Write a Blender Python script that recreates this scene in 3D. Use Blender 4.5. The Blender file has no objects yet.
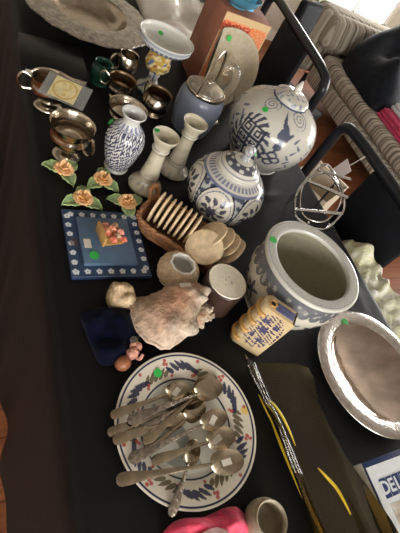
import bpy, bmesh, math, random
import numpy as np
from mathutils import Vector, Matrix

random.seed(7)
PI = math.pi
SC = bpy.context.scene
COL = SC.collection
TOP = 0.75                                   # height of the cloth-covered table top


# ------------------------------------------------------------------ mesh builder
class MB:
    def __init__(s):
        s.v = []; s.f = []; s.c = []; s.n = 0; s.M = None; s.hascol = False

    def at(s, M):
        s.M = M
        return s

    def add(s, V, F, C=None):
        V = np.asarray(V, float).reshape(-1, 3)
        if s.M is not None:
            A = np.array(s.M)
            V = V @ A[:3, :3].T + A[:3, 3]
        if C is None:
            C = np.ones((len(V), 3))
        else:
            C = np.asarray(C, float)
            if C.ndim == 1:
                C = np.tile(C, (len(V), 1))
            C = C.reshape(-1, 3); s.hascol = True
        s.v.append(V); s.c.append(C)
        s.f += [tuple(i + s.n for i in f) for f in F]
        s.n += len(V)
        return s

    def grid(s, P, wu=False, wv=False, C=None):
        P = np.asarray(P, float)
        m, n = P.shape[:2]
        F = []
        for i in range(m if wu else m - 1):
            for j in range(n if wv else n - 1):
                a = i * n + j; b = i * n + (j + 1) % n
                c = ((i + 1) % m) * n + (j + 1) % n; d = ((i + 1) % m) * n + j
                F.append((a, b, c, d))
        return s.add(P.reshape(-1, 3), F, C)

    def lathe(s, prof, seg=48, paint=None, rfun=None):
        pr = np.asarray(prof, float)
        th = np.arange(seg) * 2 * PI / seg
        R = np.repeat(pr[:, 0:1], seg, 1); Zz = np.repeat(pr[:, 1:2], seg, 1)
        T = np.repeat(th[None, :], len(pr), 0)
        d = np.r_[0, np.cumsum(np.hypot(*np.diff(pr, axis=0).T))]
        S = np.repeat(d[:, None], seg, 1)
        if rfun is not None:
            R = rfun(T, S / d[-1], R, Zz)
        P = np.stack([R * np.cos(T), R * np.sin(T), Zz], -1)
        C = paint(T, S / d[-1], R, Zz) if paint is not None else None
        s.grid(P, False, True, C)
        n = seg
        if pr[0, 0] > 1e-5:
            pass
        return s

    def tube(s, pts, r, seg=8, closed=False, flat=1.0, C=None):
        P = [Vector(p) for p in pts]
        n = len(P)
        rr = [r] * n if not hasattr(r, '__len__') else list(r)
        tang = []
        for i in range(n):
            if closed:
                t = P[(i + 1) % n] - P[i - 1]
            else:
                t = P[min(i + 1, n - 1)] - P[max(i - 1, 0)]
            tang.append(t.normalized())
        t0 = tang[0]
        ref = Vector((0, 0, 1)) if abs(t0.z) < .9 else Vector((1, 0, 0))
        nrm = (ref - t0 * ref.dot(t0)).normalized()
        rows = []
        for i in range(n):
            t = tang[i]
            nrm = (nrm - t * nrm.dot(t)).normalized()
            b = t.cross(nrm)
            rows.append([P[i] + (nrm * math.cos(a) * flat + b * math.sin(a)) * rr[i]
                         for a in [2 * PI * k / seg for k in range(seg)]])
        V = np.array([[tuple(q) for q in row] for row in rows])
        base = s.n
        s.grid(V, closed, True, None if C is None else np.tile(np.array(C, float), (n * seg, 1)))
        if not closed:
            s.f.append(tuple(base + k for k in range(seg)))
            s.f.append(tuple(base + (n - 1) * seg + k for k in reversed(range(seg))))
        return s

    def box(s, c, d, rot=None, C=None):
        x, y, z = d[0] / 2, d[1] / 2, d[2] / 2
        V = [(-x, -y, -z), (x, -y, -z), (x, y, -z), (-x, y, -z), (-x, -y, z), (x, -y, z), (x, y, z), (-x, y, z)]
        if rot is not None:
            V = [tuple(rot @ Vector(p)) for p in V]
        V = [(p[0] + c[0], p[1] + c[1], p[2] + c[2]) for p in V]
        return s.add(V, [(0, 3, 2, 1), (4, 5, 6, 7), (0, 1, 5, 4), (1, 2, 6, 5), (2, 3, 7, 6), (3, 0, 4, 7)], C)

    def prism(s, pts, z0, z1, C=None):
        n = len(pts)
        V = [(p[0], p[1], z0) for p in pts] + [(p[0], p[1], z1) for p in pts]
        F = [tuple(reversed(range(n))), tuple(range(n, 2 * n))]
        F += [(i, (i + 1) % n, n + (i + 1) % n, n + i) for i in range(n)]
        return s.add(V, F, C)

    def ellipsoid(s, c, r, seg=20, rings=12, fun=None, C=None):
        ph = np.linspace(-PI / 2, PI / 2, rings + 1); th = np.arange(seg) * 2 * PI / seg
        Pm, T = np.meshgrid(ph, th, indexing='ij')
        D = np.stack([np.cos(Pm) * np.cos(T), np.cos(Pm) * np.sin(T), np.sin(Pm)], -1)
        k = 1.0 if fun is None else fun(D)[..., None]
        return s.grid(np.array(c) + D * np.array(r) * k, False, True, C)

    def build(s, name, mat, parent=None, label=None, smooth=40, bevel=0, subsurf=0, bseg=2):
        V = np.concatenate(s.v); Cc = np.concatenate(s.c)
        me = bpy.data.meshes.new(name)
        me.from_pydata(V.tolist(), [], s.f)
        if s.hascol:
            a = me.color_attributes.new('Col', 'FLOAT_COLOR', 'POINT')
            a.data.foreach_set('color', np.c_[Cc, np.ones(len(Cc))].astype(np.float32).ravel())
        bm = bmesh.new(); bm.from_mesh(me)
        bmesh.ops.remove_doubles(bm, verts=bm.verts, dist=2e-5)
        if bevel:
            es = [e for e in bm.edges if len(e.link_faces) == 2 and e.calc_face_angle(0) > .5]
            bmesh.ops.bevel(bm, geom=es, offset=bevel, segments=bseg, affect='EDGES', profile=.5)
        bmesh.ops.recalc_face_normals(bm, faces=bm.faces)
        bm.to_mesh(me); bm.free()
        if smooth:
            me.shade_smooth()
            me.set_sharp_from_angle(angle=math.radians(smooth))
        me.materials.append(mat)
        o = bpy.data.objects.new(name, me); COL.objects.link(o)
        if parent is not None:
            o.parent = parent
        if label:
            o['label'] = label
        if subsurf:
            md = o.modifiers.new('Subdivision', 'SUBSURF'); md.levels = subsurf; md.render_levels = subsurf
        return o


def curve(pts, n=10, closed=False):
    """Catmull-Rom through points of any dimension."""
    P = [np.array(p, float) for p in pts]; m = len(P); out = []
    for i in range(m if closed else m - 1):
        if closed:
            a, b, c, d = P[i - 1], P[i], P[(i + 1) % m], P[(i + 2) % m]
        else:
            a, b, c, d = P[max(i - 1, 0)], P[i], P[i + 1], P[min(i + 2, m - 1)]
        for k in range(n):
            t = k / n
            out.append(.5 * (2 * b + (c - a) * t + (2 * a - 5 * b + 4 * c - d) * t * t + (3 * b - a - 3 * c + d) * t ** 3))
    if not closed:
        out.append(P[-1])
    return np.array(out)


def prof(pts, n=6):
    p = curve(pts, n); p[:, 0] = np.maximum(p[:, 0], 0)
    return p


def resample(p, m):
    d = np.r_[0, np.cumsum(np.hypot(*np.diff(p, axis=0).T))]
    t = np.linspace(0, d[-1], m)
    return np.stack([np.interp(t, d, p[:, 0]), np.interp(t, d, p[:, 1])], -1)


def thing(name, label, cat, loc=(0, 0, 0), rotz=0.0, group=None):
    o = bpy.data.objects.new(name, None); COL.objects.link(o)
    o.empty_display_size = .05
    o.location = loc; o.rotation_euler = (0, 0, rotz)
    return tag(o, label, cat, group)


def tag(o, label, cat, group=None):
    o['label'] = label; o['category'] = cat
    if group:
        o['group'] = group
    return o


def struct(o):
    o['kind'] = 'structure'
    return o


def dup(root, loc, rotz, label, group=None):
    r = root.copy(); COL.objects.link(r); r.location = loc; r.rotation_euler = (0, 0, rotz); r['label'] = label
    if group:
        r['group'] = group
    for ch in list(root.children):
        c = ch.copy(); COL.objects.link(c); c.parent = r
        for g in ch.children:
            d = g.copy(); COL.objects.link(d); d.parent = c
    return r


# ------------------------------------------------------------------ materials
def mat(name, col, rough=.5, metal=0, var=0.0, scale=25, bump=0.0, bscale=80, spec=.5, trans=0, ior=1.45,
        vcol=False, coat=0, sheen=0, col2=None, stretch=None, emit=0, detail=4):
    m = bpy.data.materials.new(name); m.use_nodes = True
    nt = m.node_tree; N = nt.nodes; L = nt.links
    b = N['Principled BSDF']
    b.inputs['Roughness'].default_value = rough; b.inputs['Metallic'].default_value = metal
    b.inputs['Specular IOR Level'].default_value = spec
    b.inputs['Transmission Weight'].default_value = trans; b.inputs['IOR'].default_value = ior
    b.inputs['Coat Weight'].default_value = coat; b.inputs['Coat Roughness'].default_value = .06
    b.inputs['Sheen Weight'].default_value = sheen
    tc = N.new('ShaderNodeTexCoord'); mp = N.new('ShaderNodeMapping')
    L.new(tc.outputs['Object'], mp.inputs['Vector'])
    if stretch:
        mp.inputs['Scale'].default_value = stretch
    nz = N.new('ShaderNodeTexNoise'); nz.inputs['Scale'].default_value = scale; nz.inputs['Detail'].default_value = detail
    L.new(mp.outputs['Vector'], nz.inputs['Vector'])
    rp = N.new('ShaderNodeValToRGB')
    rp.color_ramp.elements[0].position = .3; rp.color_ramp.elements[1].position = .7
    c1 = [max(0, c * (1 - var)) for c in col]; c2 = [min(1, c * (1 + var)) for c in col] if col2 is None else list(col2)
    if col2 is not None:
        c1 = list(col)
    rp.color_ramp.elements[0].color = c1 + [1]; rp.color_ramp.elements[1].color = c2 + [1]
    L.new(nz.outputs['Fac'], rp.inputs['Fac'])
    out = rp.outputs['Color']
    if vcol:
        at = N.new('ShaderNodeAttribute'); at.attribute_name = 'Col'
        mx = N.new('ShaderNodeMix'); mx.data_type = 'RGBA'; mx.blend_type = 'MULTIPLY'
        mx.inputs['Factor'].default_value = 1
        L.new(out, mx.inputs['A']); L.new(at.outputs['Color'], mx.inputs['B']); out = mx.outputs['Result']
    L.new(out, b.inputs['Base Color'])
    if bump:
        n2 = N.new('ShaderNodeTexNoise'); n2.inputs['Scale'].default_value = bscale; n2.inputs['Detail'].default_value = 3
        L.new(mp.outputs['Vector'], n2.inputs['Vector'])
        bp = N.new('ShaderNodeBump'); bp.inputs['Strength'].default_value = bump; bp.inputs['Distance'].default_value = .004
        L.new(n2.outputs['Fac'], bp.inputs['Height']); L.new(bp.outputs['Normal'], b.inputs['Normal'])
    return m


MT = dict(
    silver=mat('silver', (.54, .47, .38), .2, 1, .18, 30, .08, 90),
    bright_silver=mat('bright_silver', (.60, .58, .55), .18, 1, .2, 80, .4, 110),
    dull_silver=mat('dull_silver', (.56, .53, .47), .30, 1, .35, 60, .9, 90),
    copper_lining=mat('copper_lining', (.3, .21, .13), .3, 1, .2, 30),
    spoon_silver=mat('spoon_silver', (.40, .34, .25), .2, 1, .25, 60, .08, 90),
    ornate_silver=mat('ornate_silver', (.34, .30, .25), .26, 1, .5, 140, .6, 220),
    chrome=mat('chrome', (.7, .7, .7), .1, 1, .05, 20),
    pewter=mat('pewter', (.33, .34, .33), .3, 1, .2, 60),
    porcelain=mat('porcelain', (1, 1, 1), .16, 0, .04, 60, vcol=True, coat=.3),
    cream_glaze=mat('cream_glaze', (.82, .77, .67), .2, 0, .07, 90, vcol=True, coat=.2),
    white_glaze=mat('white_glaze', (.75, .73, .66), .15, 0, .04, 30, coat=.3),
    cloth=mat('black_cloth', (.0034, .0034, .0038), .52, 0, .25, 12, .3, 26, spec=.24, sheen=.02),
    black_cover=mat('black_cover', (.008, .008, .009), .3, 0, .2, 20, spec=.25),
    pages=mat('pages', (.6, .54, .42), .8, 0, .15, 200, stretch=(1, 1, 12)),
    sticker=mat('green_sticker', (.035, .42, .07), .5, 0, .06, 40),
    tagpaper=mat('tag_paper', (.62, .58, .50), .7, 0, .05, 200),
    pink_tag=mat('pink_tag', (.72, .62, .58), .7, 0, .05, 40),
    wicker=mat('wicker', (.34, .16, .07), .6, 0, .4, 90, .6, 220),
    stone_disc=mat('sand_disc', (.70, .55, .36), .75, 0, .2, 60, .4, 160),
    rose_petal=mat('rose_petal', (.86, .62, .33), .35, 0, .2, 60, vcol=True),
    rose_leaf=mat('rose_leaf', (.24, .36, .17), .32, 0, .3, 60, vcol=True),
    tile_blue=mat('tile_blue', (1, 1, 1), .3, 0, .1, 60, vcol=True),
    velvet=mat('navy_velvet', (.0007, .0018, .012), .85, 0, .6, 60, .5, 60, spec=.1, sheen=.04),
    shell=mat('shell', (.85, .85, .85), .5, 0, .4, 55, 1.0, 110, vcol=True),
    urchin=mat('urchin', (.58, .44, .29), .7, 0, .3, 120, 1.0, 240),
    brown_glaze=mat('brown_glaze', (.05, .027, .02), .3, 0, .3, 30, coat=.2),
    amber_glass=mat('amber_glass', (.40, .30, .12), .04, 0, .5, 6, trans=.985, ior=1.5, bump=.15, bscale=9),
    caustic_yellow=mat('caustic_yellow', (.62, .44, .03), .12, 0, .15, 30, coat=.3),
    clear_glass=mat('clear_glass', (.84, .76, .64), .06, 0, .1, 20, trans=.86, ior=1.45, bump=.3, bscale=60),
    green_glass=mat('green_glass', (.05, .2, .13), .08, 0, .1, 20, trans=.8),
    sleeve=mat('plastic_sleeve', (.62, .64, .62), .12, 0, .05, 20, trans=.7),
    card=mat('cream_card', (.72, .62, .34), .55, 0, .1, 60, vcol=True),
    enamel=mat('blue_grey_enamel', (.19, .22, .29), .28, 0, .1, 12, coat=.2),
    wood_box=mat('red_brown_board', (.3, .12, .075), .6, 0, .2, 18, .1, 60, stretch=(1, 1, .2)),
    print_orange=mat('orange_print', (1, 1, 1), .5, 0, .1, 60, vcol=True),
    teal_bowl=mat('teal_glaze', (.06, .22, .32), .25, 0, .2, 20),
    blue_paper=mat('blue_paper', (.1, .4, .66), .6, 0, .3, 30),
    crackle=mat('crackle_platter', (.5, .44, .33), .25, 0, .1, 80, vcol=True, coat=.2),
    frame_black=mat('black_frame', (.014, .016, .02), .3, 0, .2, 30, spec=.5),
    vinyl=mat('black_vinyl', (.006, .007, .010), .65, 0, .3, 16, .2, 40, spec=.25),
    jacket=mat('black_jacket', (.006, .008, .012), .7, 0, .4, 20, 1.0, 18, sheen=.03, spec=.2),
    white_cloth=mat('white_cloth', (.62, .66, .68), .8, 0, .1, 40, .4, 40),
    pink_cloth=mat('pink_cloth', (.55, .05, .13), .8, 0, .2, 40, .4, 40),
    garment=mat('pale_garment', (.84, .83, .76), .25, 0, .15, 22, 1.0, 70, coat=.4, col2=(.66, .66, .34), stretch=(1, 2.5, .6)),
    pink_tulle=mat('pink_tulle', (.72, .05, .12), .6, 0, .4, 40, .8, 60, sheen=.2),
    tissue=mat('pale_pink_tissue', (.75, .5, .5), .6, 0, .2, 60, .6, 60),
    cardboard=mat('cardboard', (.62, .53, .4), .8, 0, .1, 20),
    stone=mat('stoneware', (.3, .25, .18), .5, 0, .25, 40),
    figure_pink=mat('figure_pink', (.55, .27, .2), .45, 0, .3, 90),
    figure_brown=mat('figure_brown', (.27, .1, .045), .4, 0, .25, 60),
    book_white=mat('book_white', (.66, .7, .72), .3, 0, .05, 60, coat=.3),
    book_blue=mat('book_blue', (.012, .03, .11), .3, 0, .2, 30, coat=.3),
    photo_print=mat('photo_print', (.3, .24, .17), .35, 0, .6, 60, col2=(.62, .6, .54)),
    ribs=mat('ochre_glaze', (.44, .25, .075), .25, 0, .2, 60, coat=.3),
    plastic_white=mat('white_plastic_wrap', (.8, .76, .68), .2, 0, .1, 14, .6, 20, coat=.5),
)


def wood_floor():
    m = bpy.data.materials.new('wood_floor'); m.use_nodes = True
    nt = m.node_tree; N = nt.nodes; L = nt.links; b = N['Principled BSDF']
    tc = N.new('ShaderNodeTexCoord'); br = N.new('ShaderNodeTexBrick')
    L.new(tc.outputs['Object'], br.inputs['Vector'])
    br.inputs['Scale'].default_value = 1; br.inputs['Brick Width'].default_value = 1.1; br.inputs['Row Height'].default_value = .09
    br.inputs['Mortar Size'].default_value = .002
    br.inputs['Color1'].default_value = (.19, .062, .024, 1); br.inputs['Color2'].default_value = (.26, .09, .034, 1)
    br.inputs['Mortar'].default_value = (.05, .02, .01, 1)
    mp = N.new('ShaderNodeMapping'); mp.inputs['Scale'].default_value = (2, 40, 1); L.new(tc.outputs['Object'], mp.inputs['Vector'])
    nz = N.new('ShaderNodeTexNoise'); nz.inputs['Scale'].default_value = 2; nz.inputs['Detail'].default_value = 6
    L.new(mp.outputs['Vector'], nz.inputs['Vector'])
    mx = N.new('ShaderNodeMix'); mx.data_type = 'RGBA'; mx.blend_type = 'OVERLAY'; mx.inputs['Factor'].default_value = .5
    L.new(br.outputs['Color'], mx.inputs['A']); L.new(nz.outputs['Fac'], mx.inputs['B'])
    L.new(mx.outputs['Result'], b.inputs['Base Color']); b.inputs['Roughness'].default_value = .6; b.inputs['Specular IOR Level'].default_value = .2
    return m


def stripes():
    """Beige upholstery with fine stripes that run up every upright face."""
    m = bpy.data.materials.new('striped_upholstery'); m.use_nodes = True
    nt = m.node_tree; N = nt.nodes; L = nt.links; b = N['Principled BSDF']
    tc = N.new('ShaderNodeTexCoord'); sp = N.new('ShaderNodeSeparateXYZ'); L.new(tc.outputs['Object'], sp.inputs['Vector'])
    ad = N.new('ShaderNodeMath'); ad.operation = 'ADD'; L.new(sp.outputs['X'], ad.inputs[0]); L.new(sp.outputs['Y'], ad.inputs[1])
    cb = N.new('ShaderNodeCombineXYZ'); L.new(ad.outputs[0], cb.inputs['X'])
    n1 = N.new('ShaderNodeTexNoise'); n1.inputs['Scale'].default_value = 40; n1.inputs['Detail'].default_value = 3
    n1.noise_dimensions = '1D'; L.new(ad.outputs[0], n1.inputs['W'])
    rp = N.new('ShaderNodeValToRGB'); e = rp.color_ramp.elements
    e[0].position = .36; e[0].color = (.13, .11, .085, 1); e[1].position = .62; e[1].color = (.48, .43, .36, 1)
    x = e.new(.47); x.color = (.26, .22, .17, 1); x = e.new(.53); x.color = (.42, .38, .3, 1)
    L.new(n1.outputs['Fac'], rp.inputs['Fac']); L.new(rp.outputs['Color'], b.inputs['Base Color'])
    b.inputs['Roughness'].default_value = .85
    return m


MT['floor'] = wood_floor(); MT['stripes'] = stripes()
MT['wall'] = mat('wall_paint', (.56, .51, .43), .85, 0, .04, 6)
MT['ceiling'] = mat('ceiling_paint', (.34, .31, .27), .9, 0, .03, 6)
MT['trim'] = mat('white_trim', (.72, .7, .66), .4, 0, .03, 10)


def window_glass():
    m = bpy.data.materials.new('window_glass'); m.use_nodes = True
    nt = m.node_tree; N = nt.nodes; L = nt.links
    t = N.new('ShaderNodeBsdfTransparent'); g = N.new('ShaderNodeBsdfGlossy'); g.inputs['Roughness'].default_value = .02
    nz = N.new('ShaderNodeTexNoise'); nz.inputs['Scale'].default_value = 3
    mr = N.new('ShaderNodeMapRange'); mr.inputs['To Min'].default_value = .04; mr.inputs['To Max'].default_value = .07
    L.new(nz.outputs['Fac'], mr.inputs['Value'])
    mx = N.new('ShaderNodeMixShader'); L.new(mr.outputs['Result'], mx.inputs['Fac'])
    L.new(t.outputs[0], mx.inputs[1]); L.new(g.outputs[0], mx.inputs[2])
    L.new(mx.outputs[0], N['Material Output'].inputs['Surface'])
    return m


MT['window_glass'] = window_glass()


# ------------------------------------------------------------------ painting helpers (surface decoration)
def lerp(A, B, k):
    return A * (1 - k[..., None]) + np.array(B) * k[..., None]


def base(shape, col):
    return np.tile(np.array(col, float), tuple(shape) + (1,))


def leaf(X, Y, cx, cy, ang, l, w):
    u = (X - cx) * math.cos(ang) + (Y - cy) * math.sin(ang); v = -(X - cx) * math.sin(ang) + (Y - cy) * math.cos(ang)
    return ((u / l) ** 2 + (v / (w * (1 - .35 * np.clip(u / l, -1, 1)))) ** 2) < 1


def wav(X, Y, seed, k):
    rs = np.random.RandomState(seed); o = np.zeros_like(X)
    for i in range(9):
        a = rs.uniform(0, 2 * PI); f = k * rs.uniform(.6, 1.5)
        o += np.sin((X * math.cos(a) + Y * math.sin(a)) * f + rs.uniform(0, 6.3))
    return o / 3.0


def angd(T, t0):
    return (T - t0 + PI) % (2 * PI) - PI


def sticker(parent, p, n, r=.008, m='sticker', name='price_sticker', label='round green sticker', size=None):
    """A paper dot (or rectangular tag when size is given) lying on a surface with normal n."""
    n = Vector(n).normalized(); q = n.to_track_quat('Z', 'Y').to_matrix().to_4x4()
    b = MB().at(Matrix.Translation(Vector(p) + n * .0006) @ q)
    if size:
        b.box((0, 0, .0005), (size[0], size[1], .0008))
    else:
        b.prism([(r * math.cos(2 * PI * k / 24), r * math.sin(2 * PI * k / 24)) for k in range(24)], 0, .0008)
    return b.build(name, MT[m], parent, label)


def heap(poly, h, seed=0, amp=.15, freq=40, rings=16, power=2.2, z0=0.0, n=8, paint=None, knobs=(), edge=.12):
    """A soft solid that fills an outline: flat underneath, bulging and wrinkled on top."""
    O = curve([(p[0], p[1]) for p in poly], n, closed=True); c = O.mean(0); m = len(O)
    t = np.linspace(0, 1, rings + 1)
    X = c[0] + (O[None, :, 0] - c[0]) * t[:, None]; Y = c[1] + (O[None, :, 1] - c[1]) * t[:, None]
    prf = (1 - t ** power)[:, None] ** .6
    Zt = h * (edge + (1 - edge) * prf) * (1 + amp * wav(X, Y, seed, freq) * (.35 + .65 * t[:, None]))
    for (kx, ky, ks, kh) in knobs:
        Zt = Zt + kh * np.exp(-((X - kx) ** 2 + (Y - ky) ** 2) / ks ** 2)
    Zt = np.maximum(Zt, .002)
    top = np.stack([X, Y, z0 + Zt], -1)
    out = 1.0 + 0 * t
    bot = np.stack([X, Y, np.full_like(X, z0)], -1)[::-1]
    P = np.concatenate([top, bot], 0)
    C = None
    if paint is not None:
        Cc = paint(X, Y, Zt); C = np.concatenate([Cc, Cc[::-1]], 0)
    return MB().grid(P, False, True, C)

# ================================================================== camera
def make_camera():
    H = .74; pitch = math.radians(46); roll = math.radians(36); td = math.radians(45.7)
    hd = Vector((math.sin(td), math.cos(td), 0)); rt = Vector((math.cos(td), -math.sin(td), 0)); Z = Vector((0, 0, 1))
    fw = math.cos(pitch) * hd - math.sin(pitch) * Z; up = math.sin(pitch) * hd + math.cos(pitch) * Z
    ix = math.cos(roll) * rt + math.sin(roll) * up; iy = -math.sin(roll) * rt + math.cos(roll) * up
    cd = bpy.data.cameras.new('camera'); cam = bpy.data.objects.new('camera', cd); COL.objects.link(cam)
    M = Matrix((ix, iy, -fw)).transposed().to_4x4(); M.translation = Vector((-.143, 0, TOP + H))
    cam.matrix_world = M
    cd.sensor_fit = 'HORIZONTAL'; cd.sensor_width = 36; cd.lens = 36 * 412 / 400; cd.clip_start = .02; cd.clip_end = 60
    SC.camera = cam


make_camera()

# ================================================================== room
RX0, RX1, RY0, RY1, RZ = -1.9, 4.6, -2.4, 3.9, 2.5
struct(MB().box(((RX0 + RX1) / 2, (RY0 + RY1) / 2, -.05), (RX1 - RX0 + .4, RY1 - RY0 + .4, .1)).build('floor', MT['floor'], smooth=0))
struct(MB().box(((RX0 + RX1) / 2, (RY0 + RY1) / 2, RZ + .05), (RX1 - RX0 + .4, RY1 - RY0 + .4, .1)).build('ceiling', MT['ceiling'], smooth=0))


def wall_y(name, y, t, holes):
    """Wall of constant y with window holes (x0, x1, z0, z1), sorted by x."""
    b = MB(); x = RX0 - .2
    for (a, c, z0, z1) in holes:
        b.box(((x + a) / 2, y, RZ / 2), (a - x, t, RZ)); b.box(((a + c) / 2, y, z0 / 2), (c - a, t, z0))
        b.box(((a + c) / 2, y, (z1 + RZ) / 2), (c - a, t, RZ - z1)); x = c
    b.box(((x + RX1 + .2) / 2, y, RZ / 2), (RX1 + .2 - x, t, RZ))
    return struct(b.build(name, MT['wall'], smooth=0))


def wall_x(name, x, t, holes):
    b = MB(); y = RY0
    for (a, c, z0, z1) in holes:
        b.box((x, (y + a) / 2, RZ / 2), (t, a - y, RZ)); b.box((x, (a + c) / 2, z0 / 2), (t, c - a, z0))
        b.box((x, (a + c) / 2, (z1 + RZ) / 2), (t, c - a, RZ - z1)); y = c
    b.box((x, (y + RY1) / 2, RZ / 2), (t, RY1 - y, RZ))
    return struct(b.build(name, MT['wall'], smooth=0))


W_FAR = (2.95, 4.0, .48, 2.2); W_RIGHT = (.0, 2.2, .5, 2.2); W_FILL = (-1.3, 1.3, .8, 2.3)
wall_y('wall_far', RY1 + .06, .12, [W_FAR])
wall_y('wall_near', RY0 - .06, .12, [W_FILL])
wall_x('wall_right', RX1 + .06, .12, [W_RIGHT])
wall_x('wall_left', RX0 - .06, .12, [])


def window(n, axis, p, w, inward, mull):
    a, c, z0, z1 = w
    b = MB()

    def bx(u0, u1, v0, v1, d=.06, off=0.0):
        if axis == 'y':
            b.box(((u0 + u1) / 2, p + off, (v0 + v1) / 2), (u1 - u0, d, v1 - v0))
        else:
            b.box((p + off, (u0 + u1) / 2, (v0 + v1) / 2), (d, u1 - u0, v1 - v0))
    bx(a, a + .05, z0, z1); bx(c - .05, c, z0, z1); bx(a, c, z0, z0 + .05); bx(a, c, z1 - .05, z1)
    for k in range(1, mull):
        q = a + (c - a) * k / mull; bx(q - .02, q + .02, z0, z1)
    f = struct(b.build('window_%d' % n, MT['trim'], smooth=0))
    b = MB(); bx(a + .05, c - .05, z0 + .05, z1 - .05, .006)
    b.build('window_pane', MT['window_glass'], f, smooth=0)
    b = MB(); bx(a - .04, c + .04, z0 - .03, z0, .2, inward * .08)
    b.build('window_sill', MT['trim'], f, smooth=0)
    ld = bpy.data.lights.new('daylight_portal', 'AREA'); ld.shape = 'RECTANGLE'
    ld.size = c - a; ld.size_y = z1 - z0; ld.cycles.is_portal = True
    lo = bpy.data.objects.new('daylight_portal', ld); COL.objects.link(lo)
    m = (a + c) / 2; z = (z0 + z1) / 2
    lo.location = (m, p - inward * .1, z) if axis == 'y' else (p - inward * .1, m, z)
    d = Vector((0, inward, 0)) if axis == 'y' else Vector((inward, 0, 0))
    lo.rotation_euler = d.to_track_quat('-Z', 'Z').to_euler()


window(1, 'y', RY1 + .05, W_FAR, -1, 2)
window(2, 'x', RX1 + .05, W_RIGHT, -1, 3)
window(3, 'y', RY0 - .05, W_FILL, 1, 4)  # unseen window behind the camera, added to give frontal fill light
for nm, c, d in (('far', ((RX0 + RX1) / 2, RY1 - .008, .05), (RX1 - RX0, .016, .1)), ('right', (RX1 - .008, (RY0 + RY1) / 2, .05), (.016, RY1 - RY0 - .04, .1))):
    struct(MB().box(c, d).build('baseboard_' + nm, MT['trim'], smooth=0))

w = bpy.data.worlds.new('sky'); SC.world = w; w.use_nodes = True
bg = w.node_tree.nodes['Background']
bg.inputs['Color'].default_value = (1.0, .985, .96, 1); bg.inputs['Strength'].default_value = 11.5
SC.view_settings.view_transform = 'Standard'; SC.view_settings.look = 'None'
SC.view_settings.exposure = 0.40; SC.view_settings.gamma = 1; SC.view_settings.use_curve_mapping = False

# ================================================================== table and cloth
TX0, TX1, TY0, TY1 = .012, .94, -.75, 2.36
tb = thing('banquet_table', 'long folding banquet table hidden under the black tablecloth', 'table', (0, 0, 0))
MB().box(((TX0 + TX1) / 2, (TY0 + TY1) / 2, TOP - .0215), (TX1 - TX0, TY1 - TY0, .035)).build('tabletop', MT['cardboard'], tb, bevel=.004)
for x in (.12, .84):
    for y in (-.6, 2.2):
        MB().tube([(x, y, 0), (x, y, TOP - .04)], .016, 10).build('leg', MT['frame_black'], tb)


def cloth_mesh():
    xs = np.linspace(TX0, TX1, 90); Y = np.linspace(TY0, TY1, 260)
    drop = np.linspace(0, 1, 16)[1:]
    rows = []
    for t in drop[::-1]:                                   # the long side that hangs to the floor
        fl = (.012 * np.sin(Y * 17 + 1.2 * np.sin(Y * 5)) + .010 * np.sin(Y * 31 + 2)) * t
        x = TX0 - .012 - .042 * t + fl * .8
        z = TOP - .004 - (TOP - .010) * t
        rows.append(np.stack([x, Y, np.full_like(Y, z)], -1))
    for x in xs:
        z = np.full_like(Y, TOP - .0006)
        X = np.full_like(Y, x)
        for (cx, cy, s, L, a, h) in ((.655, .80, .016, .06, .9, .013), (.62, .79, .012, .04, 1.2, .009), (.70, .765, .012, .05, .3, .009),
                                     (.88, .50, .02, .10, 1.5, .008)):
            u = (X - cx) * math.cos(a) + (Y - cy) * math.sin(a); v = -(X - cx) * math.sin(a) + (Y - cy) * math.cos(a)
            z = z + h * np.exp(-(v / s) ** 2 - (u / L) ** 2)
        rows.append(np.stack([X, Y, z], -1))
    for t in drop * .14:                                   # short overhang on the far side
        fl = .01 * np.sin(Y * 19) * t * 7
        rows.append(np.stack([TX1 + .012 + fl, Y, np.full_like(Y, TOP - .004 - t)], -1))
    P = np.array(rows)                                     # underside: 2 mm inside the outer face
    du = np.gradient(P, axis=0); dv = np.gradient(P, axis=1); nr = np.cross(du, dv); nr /= np.linalg.norm(nr, axis=-1, keepdims=True)
    Q = P - nr * .002 * np.sign(nr[45, 100, 2])
    return MB().grid(np.concatenate([P, Q[::-1]], 0), True, False).build('tablecloth', MT['cloth'], smooth=80)


tc = tag(cloth_mesh(), 'black cloth covering the long table and hanging to the wooden floor', 'tablecloth')

# ================================================================== chairs behind the table
def chair():
    t = thing('metal_chair', '', 'chair', group='black chairs along the far side of the table')
    hw = .40
    pts = curve([(0, -hw, 0), (0, -hw, .45), (.0, -hw, .80), (.0, -hw + .012, .868), (.0, -hw + .06, .895), (0, -.15, .9), (0, .15, .9),
                 (0, hw - .06, .895), (0, hw - .012, .868), (0, hw, .80), (0, hw, .45), (0, hw, 0)], 6)
    MB().tube(pts, .021, 10).build('back_frame', MT['frame_black'], t, 'black tubular back frame with rounded corners')
    bp = MB().box((0, 0, .685), (.03, .30, .395)).build('back_panel', MT['vinyl'], t, 'flat black back panel', bevel=.008)
    MB().box((-.2, 0, .45), (.4, .62, .045)).build('seat', MT['vinyl'], t, bevel=.014)
    for y in (-.3, .3):
        MB().tube([(-.38, y, 0), (-.38, y, .43)], .014, 8).build('leg', MT['frame_black'], t)
    for y in (-1, 1):
        MB().tube([(-.38, .3 * y, .41), (0, .40 * y, .41)], .01, 8).build('seat_rail', MT['frame_black'], t)
    return t


ch = chair(); ch.location = (1.13, .665, 0)
ch['label'] = 'black chair beside the pale garment, its right back corner against the chrome wire stand'
dup(ch, (1.25, 1.75, 0), -.09, 'black chair behind the tall blue and white jar, nearer the orange box')

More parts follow.
